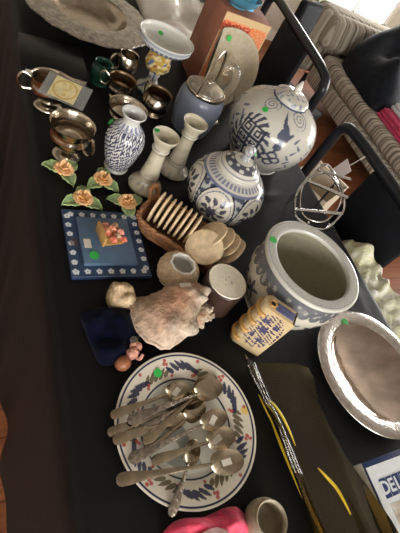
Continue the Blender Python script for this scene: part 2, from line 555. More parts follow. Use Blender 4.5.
# a darker upright chair back seen beyond the second chair
t = thing('high_back_chair', 'dark high-backed chair standing between the black chair frame and the striped sofa', 'chair', (1.62, 2.2, 0), math.radians(20))
MB().box((0, 0, .60), (.2, .06, .62), rot=Matrix.Rotation(math.radians(-4), 3, 'X')).build('backrest', MT['vinyl'], t, bevel=.025, bseg=4)
MB().box((0, -.2, .42), (.3, .36, .05)).build('seat', MT['vinyl'], t, bevel=.015)
for x in (-.15, .15):
    for y in (-.34, -.02):
        MB().tube([(x, y, 0), (x, y, .4)], .014, 8).build('leg', MT['frame_black'], t)

# ================================================================== sofa and what lies on it
t = thing('striped_sofa', 'beige sofa with fine brown stripes below the bright window', 'sofa', (0, 0, 0))
SX0, SX1 = 2.5, 4.1
MB().box(((SX0 + SX1) / 2, 1.98, .245), (SX1 - SX0, 1.86, .15)).build('base', MT['stripes'], t, bevel=.02, bseg=3)
for (x0, x1) in ((SX0, 3.29), (3.31, SX1)):
    MB().box(((x0 + x1) / 2, 1.96, .385), (x1 - x0, 1.8, .13)).build('seat_cushion', MT['stripes'], t, bevel=.045, bseg=4)
MB().box(((SX0 + SX1) / 2 - .06, 3.06, .46), (SX1 - SX0 + .12, .2, .52)).build('backrest', MT['stripes'], t, bevel=.05, bseg=4)
for (x0, x1) in ((SX0 - .08, 3.26), (3.28, SX1)):
    MB().box(((x0 + x1) / 2, 2.93, .585), (x1 - x0, .15, .26), rot=Matrix.Rotation(math.radians(-8), 3, 'X')).build('back_cushion', MT['stripes'], t, bevel=.055, bseg=4)
for (x, y) in ((SX0 + .08, 1.12), (SX1 - .08, 1.12), (SX0 + .08, 3.0), (SX1 - .08, 3.0)):
    MB().tube([(x, y, 0), (x, y, .175)], .022, 10).build('foot', MT['frame_black'], t)

jk = heap([(2.53, 2.12), (2.53, 2.4), (2.56, 2.62), (2.66, 2.78), (3.0, 2.8), (3.6, 2.78), (3.75, 2.5), (3.5, 2.3), (2.98, 2.2), (2.75, 2.1)], .24, 3, .3, 14, 30, 2.6, .452, 6,
          None, ((2.70, 2.66, .13, .16), (3.05, 2.66, .24, .30), (3.45, 2.6, .16, .2), (2.62, 2.3, .07, .09), (2.80, 2.42, .05, .07), (2.9, 2.3, .05, .06), (3.2, 2.4, .06, .08)))
tag(jk.build('jacket', MT['jacket'], smooth=70), 'black jacket heaped on the striped sofa seat', 'jacket')
pk = MB()
for k in range(3):
    pk.box((2.80, 1.77, .4635 + k * .025), (.52 - .01 * k, .60 - .012 * k, .024))
tag(pk.build('folded_throw', MT['pink_cloth'], bevel=.009, bseg=2), 'folded crimson throw lying on the sofa under the white cloth', 'throw')
pk = MB()
for k in range(3):
    pk.box((2.84, 1.78, .5415 + k * .03), (.46 - .012 * k, .57 - .02 * k, .029))
tag(pk.build('folded_white_cloth', MT['white_cloth'], bevel=.012, bseg=2), 'folded pale bluish white cloth on top of the crimson throw', 'folded cloth')

# carton on the floor seen past the big jar
t = thing('cardboard_box', 'pale open cardboard box on the floor between the two black chairs', 'box', (1.56, 1.30, 0), .5)
b = MB()
for (c, d) in (((0, 0, .006), (.3, .24, .01)), ((-.15, 0, .2), (.006, .24, .4)), ((.15, 0, .2), (.006, .24, .4)), ((0, -.12, .2), (.3, .006, .4)), ((0, .12, .2), (.3, .006, .4))):
    b.box(c, d)
b.build('carton', MT['cardboard'], t, smooth=0)
MB().box((-.19, 0, .385), (.1, .235, .005), rot=Matrix.Rotation(-.4, 3, 'Y')).build('flap', MT['cardboard'], t, smooth=0)
MB().box((.19, 0, .385), (.1, .235, .005), rot=Matrix.Rotation(.4, 3, 'Y')).build('flap', MT['cardboard'], t, smooth=0)

# pale garment in crinkled plastic heaped on the nearer chair's seat
g = heap([(1.098, .18), (.985, .20), (.962, .32), (.966, .46), (.985, .60), (1.04, .66), (1.09, .64), (1.104, .45)], .25, 11, .05, 150, 36, 5, .4735, 6,
         None, ((1.05, .57, .03, .05), (1.065, .50, .03, .02), (1.05, .43, .025, .03), (1.07, .36, .03, .035), (1.04, .28, .03, .02)), .75)
tag(g.build('garment', MT['garment'], smooth=85), 'pale yellow and white garment in crinkled plastic heaped on a black chair', 'garment')

# ================================================================== silver at the far left of the table
# wide tray-like bowl
t = thing('silver_bowl', 'large silver bowl with a broad embossed rim at the far end of the table', 'bowl', (.243, 1.56, TOP))
MB().lathe(resample(prof([(0, .006), (.07, .006), (.1, .010), (.122, .026), (.134, .046), (.139, .052), (.136, .053), (.119, .028), (.098, .013), (.07, .009), (0, .009)]), 60), 96
           ).build('basin', MT['silver'], t, smooth=60)
rp = resample(np.array([(.1385, .052), (.150, .0535), (.18, .051), (.212, .047), (.224, .046), (.2262, .049), (.223, .0515), (.2, .054), (.16, .0575), (.1375, .055), (.1385, .052)]), 60)


def emboss(T, S, R, Z):
    return R * (1 + .012 * np.sin(T * 16) * (R > .205) + .006 * np.sin(T * 47) * (R > .2))


MB().lathe(rp, 192, rfun=emboss).build('rim', MT['dull_silver'], t, 'embossed tarnished rim', smooth=60)

# black flat book at the table edge
t = thing('black_book', 'flat black book with pale page edges at the left table edge', 'book', (.095, 1.247, TOP))
MB().box((.003, 0, .012), (.17, .165, .016)).build('pages', MT['pages'], t, smooth=0)
b = MB()
b.box((0, 0, .002), (.186, .18, .003)); b.box((0, 0, .0225), (.186, .18, .003)); b.box((.092, 0, .012), (.003, .18, .022))
b.build('cover', MT['black_cover'], t, bevel=.001)


def cup_profile(foot, stem, belly, rim, h, hstem, th=.0022):
    o = [(0, 0), (foot * .6, 0), (foot, .002), (foot, .006), (foot * .75, .012), (stem, hstem * .7), (stem, hstem), (belly * .7, hstem + .006),
         (belly, hstem + (h - hstem) * .42), (belly * .96, hstem + (h - hstem) * .7), (rim * .97, h - .004), (rim, h)]
    i = [(rim - .0005, h + .001), (rim - th, h), (rim * .95 - th, h - .006), (belly * .94 - th, hstem + (h - hstem) * .6), (belly - th * 1.5, hstem + (h - hstem) * .4), (belly * .66, hstem + .012), (0, hstem + .007)]
    return o, i


def silver_vessel(name, label, cat, loc, rotz, foot, stem, belly, rim, h, hstem, handles=(1,), lining='silver', spout=False, ribs=0, hr=.02, body='silver', stretch=1.0):
    t = thing(name, label, cat, (loc[0], loc[1], TOP), rotz)
    o, i = cup_profile(foot, stem, belly, rim, h, hstem)

    def rf(T, S, R, Z):
        k = np.ones_like(R)
        if ribs:
            k = 1 + .05 * np.abs(np.sin(T * ribs / 2)) * np.clip((Z - hstem) / .01, 0, 1) * np.clip((h - .012 - Z) / .01, 0, 1)
        if spout:
            k = k + .38 * np.exp(-(angd(T, 0) / .32) ** 2) * np.clip((Z - h * .55) / (h * .45), 0, 1)
        return R * k

    def zf(b):
        if spout:                                    # lift the lip at the spout
            V = b.v[-1]; a = np.arctan2(V[:, 1], V[:, 0])
            V[:, 2] += .012 * np.exp(-(a / .4) ** 2) * np.clip((V[:, 2] - h * .6) / (h * .4), 0, 1)
        b.v[-1][:, 0] *= stretch
        return b
    zf(MB().lathe(resample(prof(o, 5), 46), 64, rfun=rf)).build('body', MT[body], t, smooth=60)
    zf(MB().lathe(resample(prof(i, 5), 30), 64, rfun=rf)).build('inside', MT[lining], t, smooth=60)
    for sgn in handles:
        x0 = belly * .96
        p = curve([(sgn * x0, 0, hstem + (h - hstem) * .3), (sgn * (x0 + hr), 0, hstem + (h - hstem) * .28), (sgn * (x0 + hr * 1.5), 0, hstem + (h - hstem) * .6),
                   (sgn * (x0 + hr * 1.0), 0, h - .003), (sgn * (rim - .002), 0, h - .010)], 6)
        p[:, 0] += sgn * (stretch - 1) * rim
        MB().tube(p, .0036, 8).build('handle', MT[body], t)
    return t


silver_vessel('silver_sugar_bowl', 'silver footed sugar bowl with two handles standing behind a green rose', 'bowl', (.086, .845), math.radians(-50),
              .034, .012, .048, .0545, .100, .030, (1,), hr=.016)
t = silver_vessel('silver_sauce_boat', 'silver footed sauce boat holding a plastic sleeve beside the flat black book', 'sauce boat', (.062, 1.03), math.radians(-6),
                  .030, .013, .040, .043, .090, .026, (-1,), spout=True, hr=.022, stretch=1.28)
# card in a plastic sleeve, lying across the creamer
t = thing('card_sleeve', 'cream oval card in a clear plastic sleeve resting on the silver sauce boat', 'card', (.082, .972, TOP + .101), 0)
t.rotation_euler = (math.radians(6), math.radians(0), math.radians(-24))
MB().box((.003, 0, 0), (.112, .092, .0012)).build('sleeve', MT['sleeve'], t, smooth=0)


def card_paint():
    n = 50; x = np.linspace(-.033, .033, n); y = np.linspace(-.04, .04, n); X, Y = np.meshgrid(x, y, indexing='ij')
    e = np.hypot(X / .03, Y / .037)
    C = base(X.shape, (1, 1, 1)); C = lerp(C, (.8, .62, .3), (np.abs(e - .93) < .07).astype(float)); C = lerp(C, (.86, .74, .42), ((e < .8) & (wav(X, Y, 4, 260) > .6)).astype(float) * .8)
    return np.stack([X, Y, np.full_like(X, .0016)], -1), C


P, C = card_paint()
b = MB().grid(P, C=C); Q = P.copy(); Q[..., 2] = .0008; b.grid(Q, C=C); b.build('card', MT['card'], t, smooth=0)

silver_vessel('copper_lined_cup', 'silver cup with a brown lining standing in front of the green glass', 'cup', (.280, 1.142), math.radians(150),
              .030, .026, .043, .043, .066, .008, (1,), lining='copper_lining', hr=.018)
silver_vessel('ribbed_silver_cup', 'ribbed silver cup with a wide mouth directly behind the speckled vase', 'cup', (.272, 1.012), math.radians(40),
              .034, .026, .050, .058, .060, .010, (), ribs=26, body='silver')
silver_vessel('spouted_creamer', 'small ribbed silver creamer with a pouring lip next to the blue-grey bucket', 'pitcher', (.386, 1.098), math.radians(-72),
              .032, .026, .046, .041, .074, .010, (-1,), lining='copper_lining', spout=True, ribs=20, hr=.018)
t = silver_vessel('silver_jug', 'small silver jug with a curled handle at the foot of the compote', 'pitcher', (.322, 1.262), math.radians(200),
                  .026, .014, .036, .030, .085, .016, (1,), spout=True, hr=.022)
t = thing('green_glass_jar', 'small green glass jar half hidden behind the brown-lined silver cup', 'jar', (.232, 1.205, TOP))
MB().lathe(prof([(0, 0), (.026, 0), (.03, .006), (.031, .04), (.026, .055), (.025, .064), (.028, .068), (.026, .069), (.0225, .062), (.027, .04), (.026, .008), (0, .005)]), 40).build('body', MT['green_glass'], t, smooth=60)
MB().lathe([(.0305, .044), (.0325, .045), (.0325, .049), (.0305, .05)], 40).build('band', MT['green_glass'], t, smooth=60)

# ================================================================== compote
t = thing('compote', 'white and blue footed dish on a golden flowered stem', 'compote', (.405, 1.226, TOP))
GZ = (.68, .67, .62)


def comp_paint(T, S, R, Z):
    C = base(T.shape, GZ)
    C = lerp(C, (.05, .09, .22), ((S < .40) & (np.sin(T * 34) > -.2) & (R > .03)).astype(float) * .8)
    C = lerp(C, (.16, .22, .36), ((S > .41) & (S < .47)).astype(float) * .6)
    C = lerp(C, (.3, .45, .36), np.clip((S - .55) * 3, 0, 1) * .25)
    return C


def comp_rf(T, S, R, Z):
    return R * (1 + .018 * np.abs(np.sin(T * 17)) * (S < .42))


MB().lathe(resample(prof([(.014, .140), (.03, .143), (.06, .150), (.08, .163), (.0855, .178), (.0878, .184), (.0872, .187), (.0845, .185), (.079, .174), (.06, .162), (.03, .156), (0, .155)]), 60), 136, comp_paint, comp_rf
           ).build('dish', MT['porcelain'], t, smooth=60)


def stem_paint(T, S, R, Z):
    X, Y = T * .03, Z
    n = wav(X, Y, 5, 320); n2 = wav(X, Y, 8, 260)
    C = base(T.shape, (.55, .36, .07)); C = lerp(C, (.74, .62, .34), (n > .3).astype(float)); C = lerp(C, (.09, .15, .26), (n2 > .9).astype(float)); C = lerp(C, (.35, .14, .05), (n2 < -1.0).astype(float))
    return C


MB().lathe(resample(prof([(.012, .066), (.024, .07), (.037, .084), (.041, .104), (.035, .124), (.020, .138), (.014, .142)]), 50), 80, stem_paint,
           lambda T, S, R, Z: R * (1 + .05 * wav(T * .03, Z, 9, 240))).build('stem', MT['porcelain'], t, 'golden flower-covered knop', smooth=70)


def foot_paint(T, S, R, Z):
    C = base(T.shape, (.6, .6, .56))
    C = lerp(C, (.07, .12, .26), (wav(T * .04, Z, 12, 200) > .3).astype(float) * .85)
    return C


MB().lathe(resample(prof([(0, 0), (.042, 0), (.046, .004), (.044, .012), (.03, .022), (.02, .036), (.016, .05), (.02, .062), (.013, .068), (0, .068)]), 60), 80, foot_paint).build('foot', MT['porcelain'], t, smooth=60)
sticker(t, (.0, .060, .1632), (0, -.35, 1), .0085)
MB().box((.012, .012, .1570), (.014, .009, .001)).build('paper_tag', MT['pages'], t, smooth=0)

# ================================================================== blue-grey bucket with lid and bail
t = thing('ice_bucket', 'blue-grey bucket with a silver lid and tall upright bail handle', 'bucket', (.508, 1.062, TOP), math.radians(44))
MB().lathe(resample(prof([(0, 0), (.056, 0), (.063, .004), (.070, .04), (.074, .08), (.073, .112), (.066, .130), (.060, .136), (.056, .136), (.064, .11), (.064, .05), (.054, .008), (0, .006)]), 70), 72).build('body', MT['enamel'], t, smooth=60)
MB().lathe(resample(prof([(.0605, .132), (.064, .134), (.0645, .141), (.0625, .146), (.0585, .1465), (.058, .137), (.0605, .132)]), 30), 72).build('collar', MT['silver'], t, smooth=60)
l = MB().lathe(resample(prof([(.0575, .143), (.0565, .148), (.05, .151), (.03, .155), (.015, .157), (0, .157)]), 30), 72).build('lid', MT['dull_silver'], t, 'silver lid', smooth=60)
MB().lathe(prof([(.004, .156), (.005, .160), (.011, .165), (.011, .170), (.006, .174), (0, .175)]), 24).build('knob', MT['silver'], l, smooth=60)
a = np.linspace(0, PI, 40)
bail = [(.063 * math.cos(q), 0, .142 + .122 * math.sin(q) ** .8) for q in a]
MB().tube(bail, .0034, 8, flat=1.9).build('bail_handle', MT['silver'], t, smooth=60)
for s in (-1, 1):
    MB().ellipsoid((.066 * s, 0, .141), (.006, .006, .006), 14, 8).build('bail_pivot', MT['silver'], t)

# ================================================================== carton, bowl on top, platter leaning on it
t = thing('printed_carton', 'reddish brown carton with an orange printed front behind the lidded bucket', 'box', (.69, 1.385, TOP))
MB().box((0, 0, .1425), (.184, .17, .285)).build('carton', MT['wood_box'], t, bevel=.002)


def print_paint():
    n = 110; x = np.linspace(-.0915, .0915, n); z = np.linspace(.002, .283, 150); X, Zz = np.meshgrid(x, z, indexing='ij')
    C = base(X.shape, (.78, .22, .08))
    C = lerp(C, (.68, .33, .14), np.clip(wav(X, Zz, 3, 500), 0, 1) * .7)
    C = lerp(C, (.7, .5, .33), ((wav(X * 1.5, Zz, 21, 420) > .55) & (Zz > .1)).astype(float) * .55)
    C = lerp(C, (.64, .46, .25), ((Zz > .262) | (np.abs(X) > .087)).astype(float))
    C = lerp(C, (.5, .055, .03), ((Zz > .225) & (Zz < .255) & (X < .02) & (wav(X, Zz, 2, 520) < .35)).astype(float))
    return np.stack([X, np.full_like(X, -.0862), Zz], -1), C


P, C = print_paint()
b = MB().grid(P, C=C); Q = P.copy(); Q[..., 1] += .001; b.grid(Q, C=C)
b.build('printed_front', MT['print_orange'], t, 'orange printed front with a pale border', smooth=0)

t = thing('teal_bowl', 'teal blue bowl standing on top of the printed carton', 'bowl', (.662, 1.372, TOP + .2855))
MB().lathe(prof([(0, 0), (.03, 0), (.034, .006), (.06, .02), (.074, .04), (.0745, .043), (.072, .042), (.058, .024), (.03, .009), (0, .007)]), 64).build('body', MT['teal_bowl'], t, smooth=60)
bp_ = heap([(.03, .0), (.02, .03), (-.01, .035), (-.035, .01), (-.02, -.025), (.015, -.03)], .05, 5, .5, 120, 12, 2, .0)
o = bp_.build('blue_tissue', MT['blue_paper'], smooth=50); o.location = (.690, 1.362, TOP + .2955)
tag(o, 'crumpled bright blue paper inside the teal bowl', 'paper')


def platter():
    t = thing('leaning_platter', 'cream crackle-glazed platter leaning against the orange carton front', 'platter', (.650, 1.228, TOP + .004))
    R = .145; cz = .108; n = 72
    k = math.radians(-10)
    rows = []; cols = []
    for r, d in ((0, .004), (.3, .004), (.55, .004), (.66, .0035), (.72, .001), (.85, -.004), (.96, -.008), (1.0, -.009), (1.005, -.006), (.97, .0), (.8, .006), (.66, .0085), (.3, .0085), (0, .0085)):
        ring = []; cc = []
        for q in range(n):
            a = 2 * PI * q / n
            x = max(R * r * math.cos(a), -.052); z = max(cz + R * r * math.sin(a), 0)
            ring.append((x, d + .012, z))
        rows.append(ring)
    P = np.array(rows)
    C = base(P.shape[:2], (1, 1, 1))
    C = lerp(C, (.84, .7, .5), (wav(P[..., 0], P[..., 2], 6, 90) > .4).astype(float) * .5)
    M = Matrix.Rotation(k, 4, 'X')
    return t, M, P


t, M, P = platter()
# fine surface grid for the printed flowers
rr = np.linspace(0, .94, 40); aa = np.linspace(0, 2 * PI, 97)[:-1]
RR, AA = np.meshgrid(rr, aa, indexing='ij')
X = np.maximum(.145 * RR * np.cos(AA), -.052); Zz = np.maximum(.108 + .145 * RR * np.sin(AA), 0)
dish = np.where(RR < .66, .004, .004 - (RR - .66) * .04) + .0115
C = base(X.shape, (1, .98, .93))
fl = (wav(X, Zz, 6, 120) > .35) & (np.hypot(X, (Zz - .09)) < .085)
C = lerp(C, (.82, .66, .5), fl.astype(float) * .75); C = lerp(C, (.6, .62, .45), ((wav(X, Zz, 16, 160) > .8) & (np.hypot(X, Zz - .08) < .09)).astype(float) * .6)
front = MB().at(M).grid(P, False, True, base(P.shape[:2], (1, 1, 1)))
front.build('plate', MT['crackle'], t, smooth=40)
f2 = MB().at(M); Pq = np.stack([X, dish, Zz], -1); f2.grid(Pq, False, True, C); Pq2 = Pq.copy(); Pq2[..., 1] += .0008; f2.grid(Pq2, False, True, C)
f2.build('flower_print', MT['crackle'], t, 'faded flower print', smooth=60)
sticker(t, M @ Vector((-.022, .001, .219)), (0, -1, .2), .0095)

# ================================================================== clear glass ornament
t = thing('glass_ornament', 'clear glass ornament with a curled top between the bucket and the tall jar', 'ornament', (.606, 1.128, TOP), -.5)
MB().lathe(resample(prof([(0, 0), (.034, 0), (.036, .004), (.03, .012), (.014, .02), (0, .022)]), 24), 40, rfun=lambda T, S, R, Z: R * (1 + .1 * np.cos(T * 8))).build('base', MT['clear_glass'], t, smooth=60)
p = curve([(0, 0, .016), (-.012, -.008, .04), (-.006, -.004, .075), (.012, .004, .11), (.022, .008, .15), (.012, .004, .19), (-.008, -.006, .196), (-.020, -.010, .184), (-.018, -.008, .170), (-.008, -.004, .168)], 8)
r = np.interp(np.linspace(0, 1, len(p)), [0, .12, .3, .5, .7, .85, 1], [.015, .022, .022, .015, .0085, .006, .003])
MB().tube(p, r, 14).build('body', MT['clear_glass'], t, smooth=70)
for s, a in ((1, .3), (-1, .3)):
    q = curve([(0, 0, .05), (.028 * s, -.02 * s, .075), (.046 * s, -.03 * s, .11), (.038 * s, -.028 * s, .135)], 8)
    MB().tube(q, np.interp(np.linspace(0, 1, len(q)), [0, .4, 1], [.013, .013, .002]), 10, flat=.5).build('wing', MT['clear_glass'], t, smooth=70)

# crinkled white wrapping at the far end
hp = heap([(.50, 1.60), (.55, 1.52), (.72, 1.56), (.90, 1.70), (.90, 2.05), (.72, 2.2), (.52, 2.1), (.50, 1.80)], .075, 23, .5, 30, 26, 3, TOP + .0012, edge=.25)
tag(hp.build('plastic_wrap', MT['plastic_white'], smooth=60), 'crinkled cream plastic wrapping spread behind the compote', 'wrapping')

# ================================================================== tall blue and white jar
IVORY = (.53, .51, .45); INK = (.010, .017, .05); MID = (.05, .075, .15)


def big_paint(T, S, R, Z):
    C = base(T.shape, IVORY); th0 = math.radians(-132)
    u = angd(T, th0) * .145; v = (Z - .125) * 1.15
    # square maze emblem with a leaf fringe, left of the viewer's axis
    x = u + .048; y = v + .008
    e = np.hypot(x / .058, y / .082)
    fr = (e > .8) & (e < 1.22) & (np.sin(np.arctan2(y / .082, x / .058) * 17 + e * 12) > -.1)
    C = lerp(C, INK, fr.astype(float) * .92)
    mz = (np.abs(x) < .043) & (np.abs(y) < .066)
    cx = np.abs(((x + .0215) % .043) - .0215) if False else np.abs(np.abs(x) - .0205)
    cy = np.abs(np.abs(((y + .066) % .044) - .022))
    m1 = np.maximum(cx / .0205, cy / .022)
    line = ((m1 > .74) | ((m1 > .26) & (m1 < .56)) | (np.abs(y) < .004) | (np.abs(x) < .004))
    C = lerp(C, INK, (mz & line).astype(float) * .95)
    # hanging knot emblem to the right
    kx = (u - .045) / 1.35; ky = (v + .022) / 1.3
    knot = np.zeros(T.shape, bool)
    for (a, b) in ((-.013, .0), (.013, 0), (0, .014), (0, -.014)):
        d = np.hypot((kx - a), (ky - b)); knot |= np.abs(d - .0105) < .0030
    knot |= (np.abs(kx + .004 * np.sin(ky * 90)) < .0025) & (ky > .02) & (ky < .085)
    knot |= leaf(kx, ky, 0, .045, PI / 2, .013, .010) | leaf(kx, ky, .002, .078, PI / 2, .02, .015) | leaf(kx, ky, -.006, .098, 2.0, .02, .006) | leaf(kx, ky, .016, .076, .6, .016, .005)
    C = lerp(C, (.022, .035, .085), knot.astype(float) * .92)
    # scrolls further right and left
    for c0 in (.105, -.13, .17, -.2):
        sx = u - c0; sy = v - .03
        lf = np.zeros(T.shape, bool)
        for k in range(7):
            lf |= leaf(sx, sy, .012 * math.sin(k * 1.6), -.09 + k * .022, .7 + 1.6 * (k % 2), .014, .0045)
        C = lerp(C, MID, lf.astype(float) * .85)
    # shoulder scrolls and lines
    for t1, rr_ in ((th0 + .75, .03), (th0 - .5, .028), (th0 + 2.0, .03), (th0 - 1.8, .03)):
        q = np.hypot(angd(T, t1) * np.maximum(R, .03), (R - .085)); a_ = np.arctan2(R - .085, angd(T, t1) * np.maximum(R, .03))
        sw = np.abs(((q - .0018 * a_) % .011) - .0055) < .0016
        C = lerp(C, (.05, .075, .15), (sw & (q < rr_) & (Z > .19)).astype(float) * .8)
    for z0 in (.012, .02, .243):
        C = lerp(C, MID, (np.abs(Z - z0) < .002).astype(float))
    return C


def lid_paint(T, S, R, Z):
    C = base(T.shape, IVORY)
    C = lerp(C, (.13, .17, .27), ((wav(R * np.cos(T), R * np.sin(T), 33, 260) > .5) & (R > .02)).astype(float) * .75)
    return C


t = thing('tall_ginger_jar', 'large lidded jar with a dark blue maze emblem, tallest blue and white piece', 'jar', (.735, .962, TOP))
MB().lathe(resample(prof([(0, 0), (.088, 0), (.092, .004), (.102, .022), (.130, .06), (.147, .105), (.150, .135), (.143, .172), (.122, .206), (.088, .230), (.060, .241), (.055, .244), (.054, .250), (.048, .250), (.05, .240), (.08, .225), (.115, .2), (.135, .16), (.135, .1), (.085, .02), (0, .012)], 8), 240), 300, big_paint
           ).build('body', MT['porcelain'], t, smooth=60)
l = MB().lathe(resample(prof([(.0, .2495), (.055, .2500), (.0585, .252), (.0585, .256), (.054, .261), (.042, .267), (.026, .271), (.012, .273), (0, .273)]), 60), 120, lid_paint).build('lid', MT['porcelain'], t, 'domed lid with blue scrolls', smooth=60)
MB().lathe(resample(prof([(.012, .270), (.010, .276), (.012, .283), (.010, .293), (.005, .306), (.0015, .313), (0, .314)]), 30), 40, lambda T, S, R, Z: base(T.shape, IVORY)).build('finial', MT['porcelain'], l, smooth=60)
sticker(t, (.1115 * math.cos(math.radians(-158)), .1115 * math.sin(math.radians(-158)), .2155), (-.66, -.3, .95), .0095)
t.scale = (.975, .975, .94)

# ================================================================== globe-shaped ginger jar


def ginger_paint(T, S, R, Z):
    C = base(T.shape, (.50, .50, .47))
    n = wav(T * .1, Z, 41, 330)
    C = lerp(C, (.016, .022, .052), (n > .1).astype(float) * .9)
    C = lerp(C, (.06, .09, .17), np.full(T.shape, .22))
    d = np.full(T.shape, 9.0); U = np.zeros(T.shape); V = np.zeros(T.shape)
    for k in range(6):
        t0 = math.radians(-132 + 2) + k * 2 * PI / 6
        u = angd(T, t0) * np.maximum(R, .05); v = Z - .084
        e = np.hypot(u / .047, v / .054); m = e < d
        d = np.where(m, e, d); U = np.where(m, u, U); V = np.where(m, v, V)
    C = lerp(C, (.010, .015, .04), ((d < 1.16)).astype(float)); C = lerp(C, (.60, .57, .49), (d < 1.08).astype(float))
    C = lerp(C, (.08, .11, .22), ((d < .97) & (d > .92)).astype(float) * .8)
    fl = np.hypot(U + .004, V + .008) < .016 * (1 + .2 * np.sin(np.arctan2(V + .008, U + .004) * 7))
    for k in range(9):
        a = k * 2 * PI / 9 + .4; rr = .027 + .006 * (k % 2)
        fl |= leaf(U, V, rr * math.cos(a), rr * math.sin(a) + .001, a + .5, .0105, .006)
        fl |= (np.abs(-U * math.sin(a) + V * math.cos(a)) < .0009) & ((U * math.cos(a) + V * math.sin(a)) > 0) & ((U * math.cos(a) + V * math.sin(a)) < rr)
    C = lerp(C, (.014, .018, .055), (fl & (d < .88)).astype(float) * .92)
    # bands round the shoulder and foot
    C = lerp(C, (.56, .54, .49), ((Z > .138) & (R > .052) & (Z < .16)).astype(float))
    C = lerp(C, (.06, .09, .22), ((Z > .1385) & (Z < .1425)).astype(float) * .85); C = lerp(C, (.06, .09, .22), ((Z > .146) & (Z < .154) & (np.sin(T * 40) > -.3)).astype(float) * .7)
    C = lerp(C, (.05, .08, .2), ((Z < .014) & (Z > .008)).astype(float))
    return C


def glid_paint(T, S, R, Z):
    C = base(T.shape, (.58, .56, .49))
    C = lerp(C, (.012, .018, .05), ((R > .026) & (R < .047)).astype(float) * .9)
    C = lerp(C, (.55, .54, .49), ((R > .028) & (R < .045) & (np.sin(T * 7) * np.sin((R - .026) * 300) > .45)).astype(float) * .9)
    C = lerp(C, (.06, .09, .22), ((R > .0525) & (R < .055)).astype(float) * .8)
    return C


t = thing('globe_ginger_jar', 'round lidded jar with blue flower medallions beside the basket of sand discs', 'jar', (.470, .693, TOP))
MB().lathe(resample(prof([(0, 0), (.056, 0), (.06, .003), (.066, .012), (.092, .042), (.107, .082), (.104, .112), (.088, .138), (.066, .152), (.056, .157), (.054, .163), (.048, .163), (.05, .153), (.09, .12), (.096, .08), (.06, .015), (0, .01)], 8), 230), 320, ginger_paint
           ).build('body', MT['porcelain'], t, smooth=60)
l = MB().lathe(resample(prof([(0, .1615), (.055, .1625), (.058, .165), (.0575, .169), (.05, .174), (.042, .183), (.028, .190), (.015, .193), (0, .194)]), 60), 180, glid_paint).build('lid', MT['porcelain'], t, 'lid with a dark blue band', smooth=60)
MB().lathe(resample(prof([(.014, .192), (.010, .199), (.011, .208), (.015, .218), (.013, .228), (.006, .235), (0, .236)]), 30), 40, lambda T, S, R, Z: lerp(base(T.shape, (.42, .42, .40)), (.07, .09, .18), (wav(T * .02, Z, 3, 500) > .1).astype(float) * .6)
           ).build('finial', MT['porcelain'], l, smooth=60)
sticker(l, (.012, -.010, .2205), (.5, -.5, .5), .0045)

# ================================================================== candlesticks


def cs_paint(T, S, R, Z):
    C = base(T.shape, (.62, .60, .52))
    n = wav(T * .04, Z, 52, 240)
    C = lerp(C, (.33, .36, .40), ((n > .5) & (Z < .032)).astype(float) * .7)
    C = lerp(C, (.42, .43, .42), ((wav(T * .02, Z, 53, 200) > 1.0) & (Z > .05)).astype(float) * .5)
    for z0 in (.034, .044, .128, .136):
        C = lerp(C, (.27, .29, .31), (np.abs(Z - z0) < .0016).astype(float) * .8)
    return C


t = thing('candlestick', 'pale crackled candlestick with a green sticker on its rim, nearest the ceramic roses', 'candlestick', (.281, .762, TOP), 0, 'pale candlesticks')
MB().lathe(resample(prof([(0, .004), (.04, 0), (.046, .003), (.046, .009), (.041, .016), (.031, .026), (.026, .036), (.0265, .042), (.025, .05), (.0205, .085), (.0185, .118), (.021, .127), (.0235, .133), (.021, .139), (.023, .148), (.031, .164), (.034, .171), (.0345, .1735), (.032, .174), (.0265, .166), (.0125, .155), (.011, .14), (.0108, .13), (0, .129)], 6), 150), 72, cs_paint
           ).build('body', MT['cream_glaze'], t, smooth=60)
sticker(t, (-.024, .012, .1735), (-.25, .1, 1), .0085)
c2 = thing('candlestick', 'second pale crackled candlestick, between the first and the lidded bucket', 'candlestick', (.386, .838, TOP), 1.1, 'pale candlesticks')
o = t.children[0].copy(); COL.objects.link(o); o.parent = c2

# ================================================================== speckled vase


def vase_paint(T, S, R, Z):
    C = base(T.shape, (.60, .60, .58))
    n = wav(T * .05, Z, 61, 800); n2 = wav(T * .05, Z, 62, 500)
    b_ = (Z > .012) & (Z < .138)
    C = lerp(C, (.012, .017, .075), (b_ & (n + .5 * n2 > -.1)).astype(float) * .93)
    C = lerp(C, (.1, .13, .28), ((Z > .138) & (Z < .150) & (np.sin(T * 14) > 0)).astype(float) * .8)
    C = lerp(C, (.3, .33, .4), (np.abs(Z - .136) < .0015).astype(float))
    return C


t = thing('speckled_vase', 'small vase with a dense dark blue speckled body and flared white mouth', 'vase', (.212, .823, TOP))
MB().lathe(resample(prof([(0, .002), (.027, 0), (.031, .002), (.032, .007), (.030, .012), (.040, .04), (.0485, .078), (.0495, .1), (.043, .123), (.030, .138), (.0225, .147), (.021, .156), (.0245, .166), (.0300, .173), (.0305, .1755), (.028, .176), (.021, .168), (.0175, .156), (.02, .146), (.038, .122), (.04, .09), (.025, .015), (0, .01)], 6), 240), 300, vase_paint
           ).build('body', MT['porcelain'], t, smooth=60)
sticker(t, (.0455 * math.cos(2.75), .0455 * math.sin(2.75), .128), (-.85, .3, .55), .0085)

# ================================================================== ceramic roses


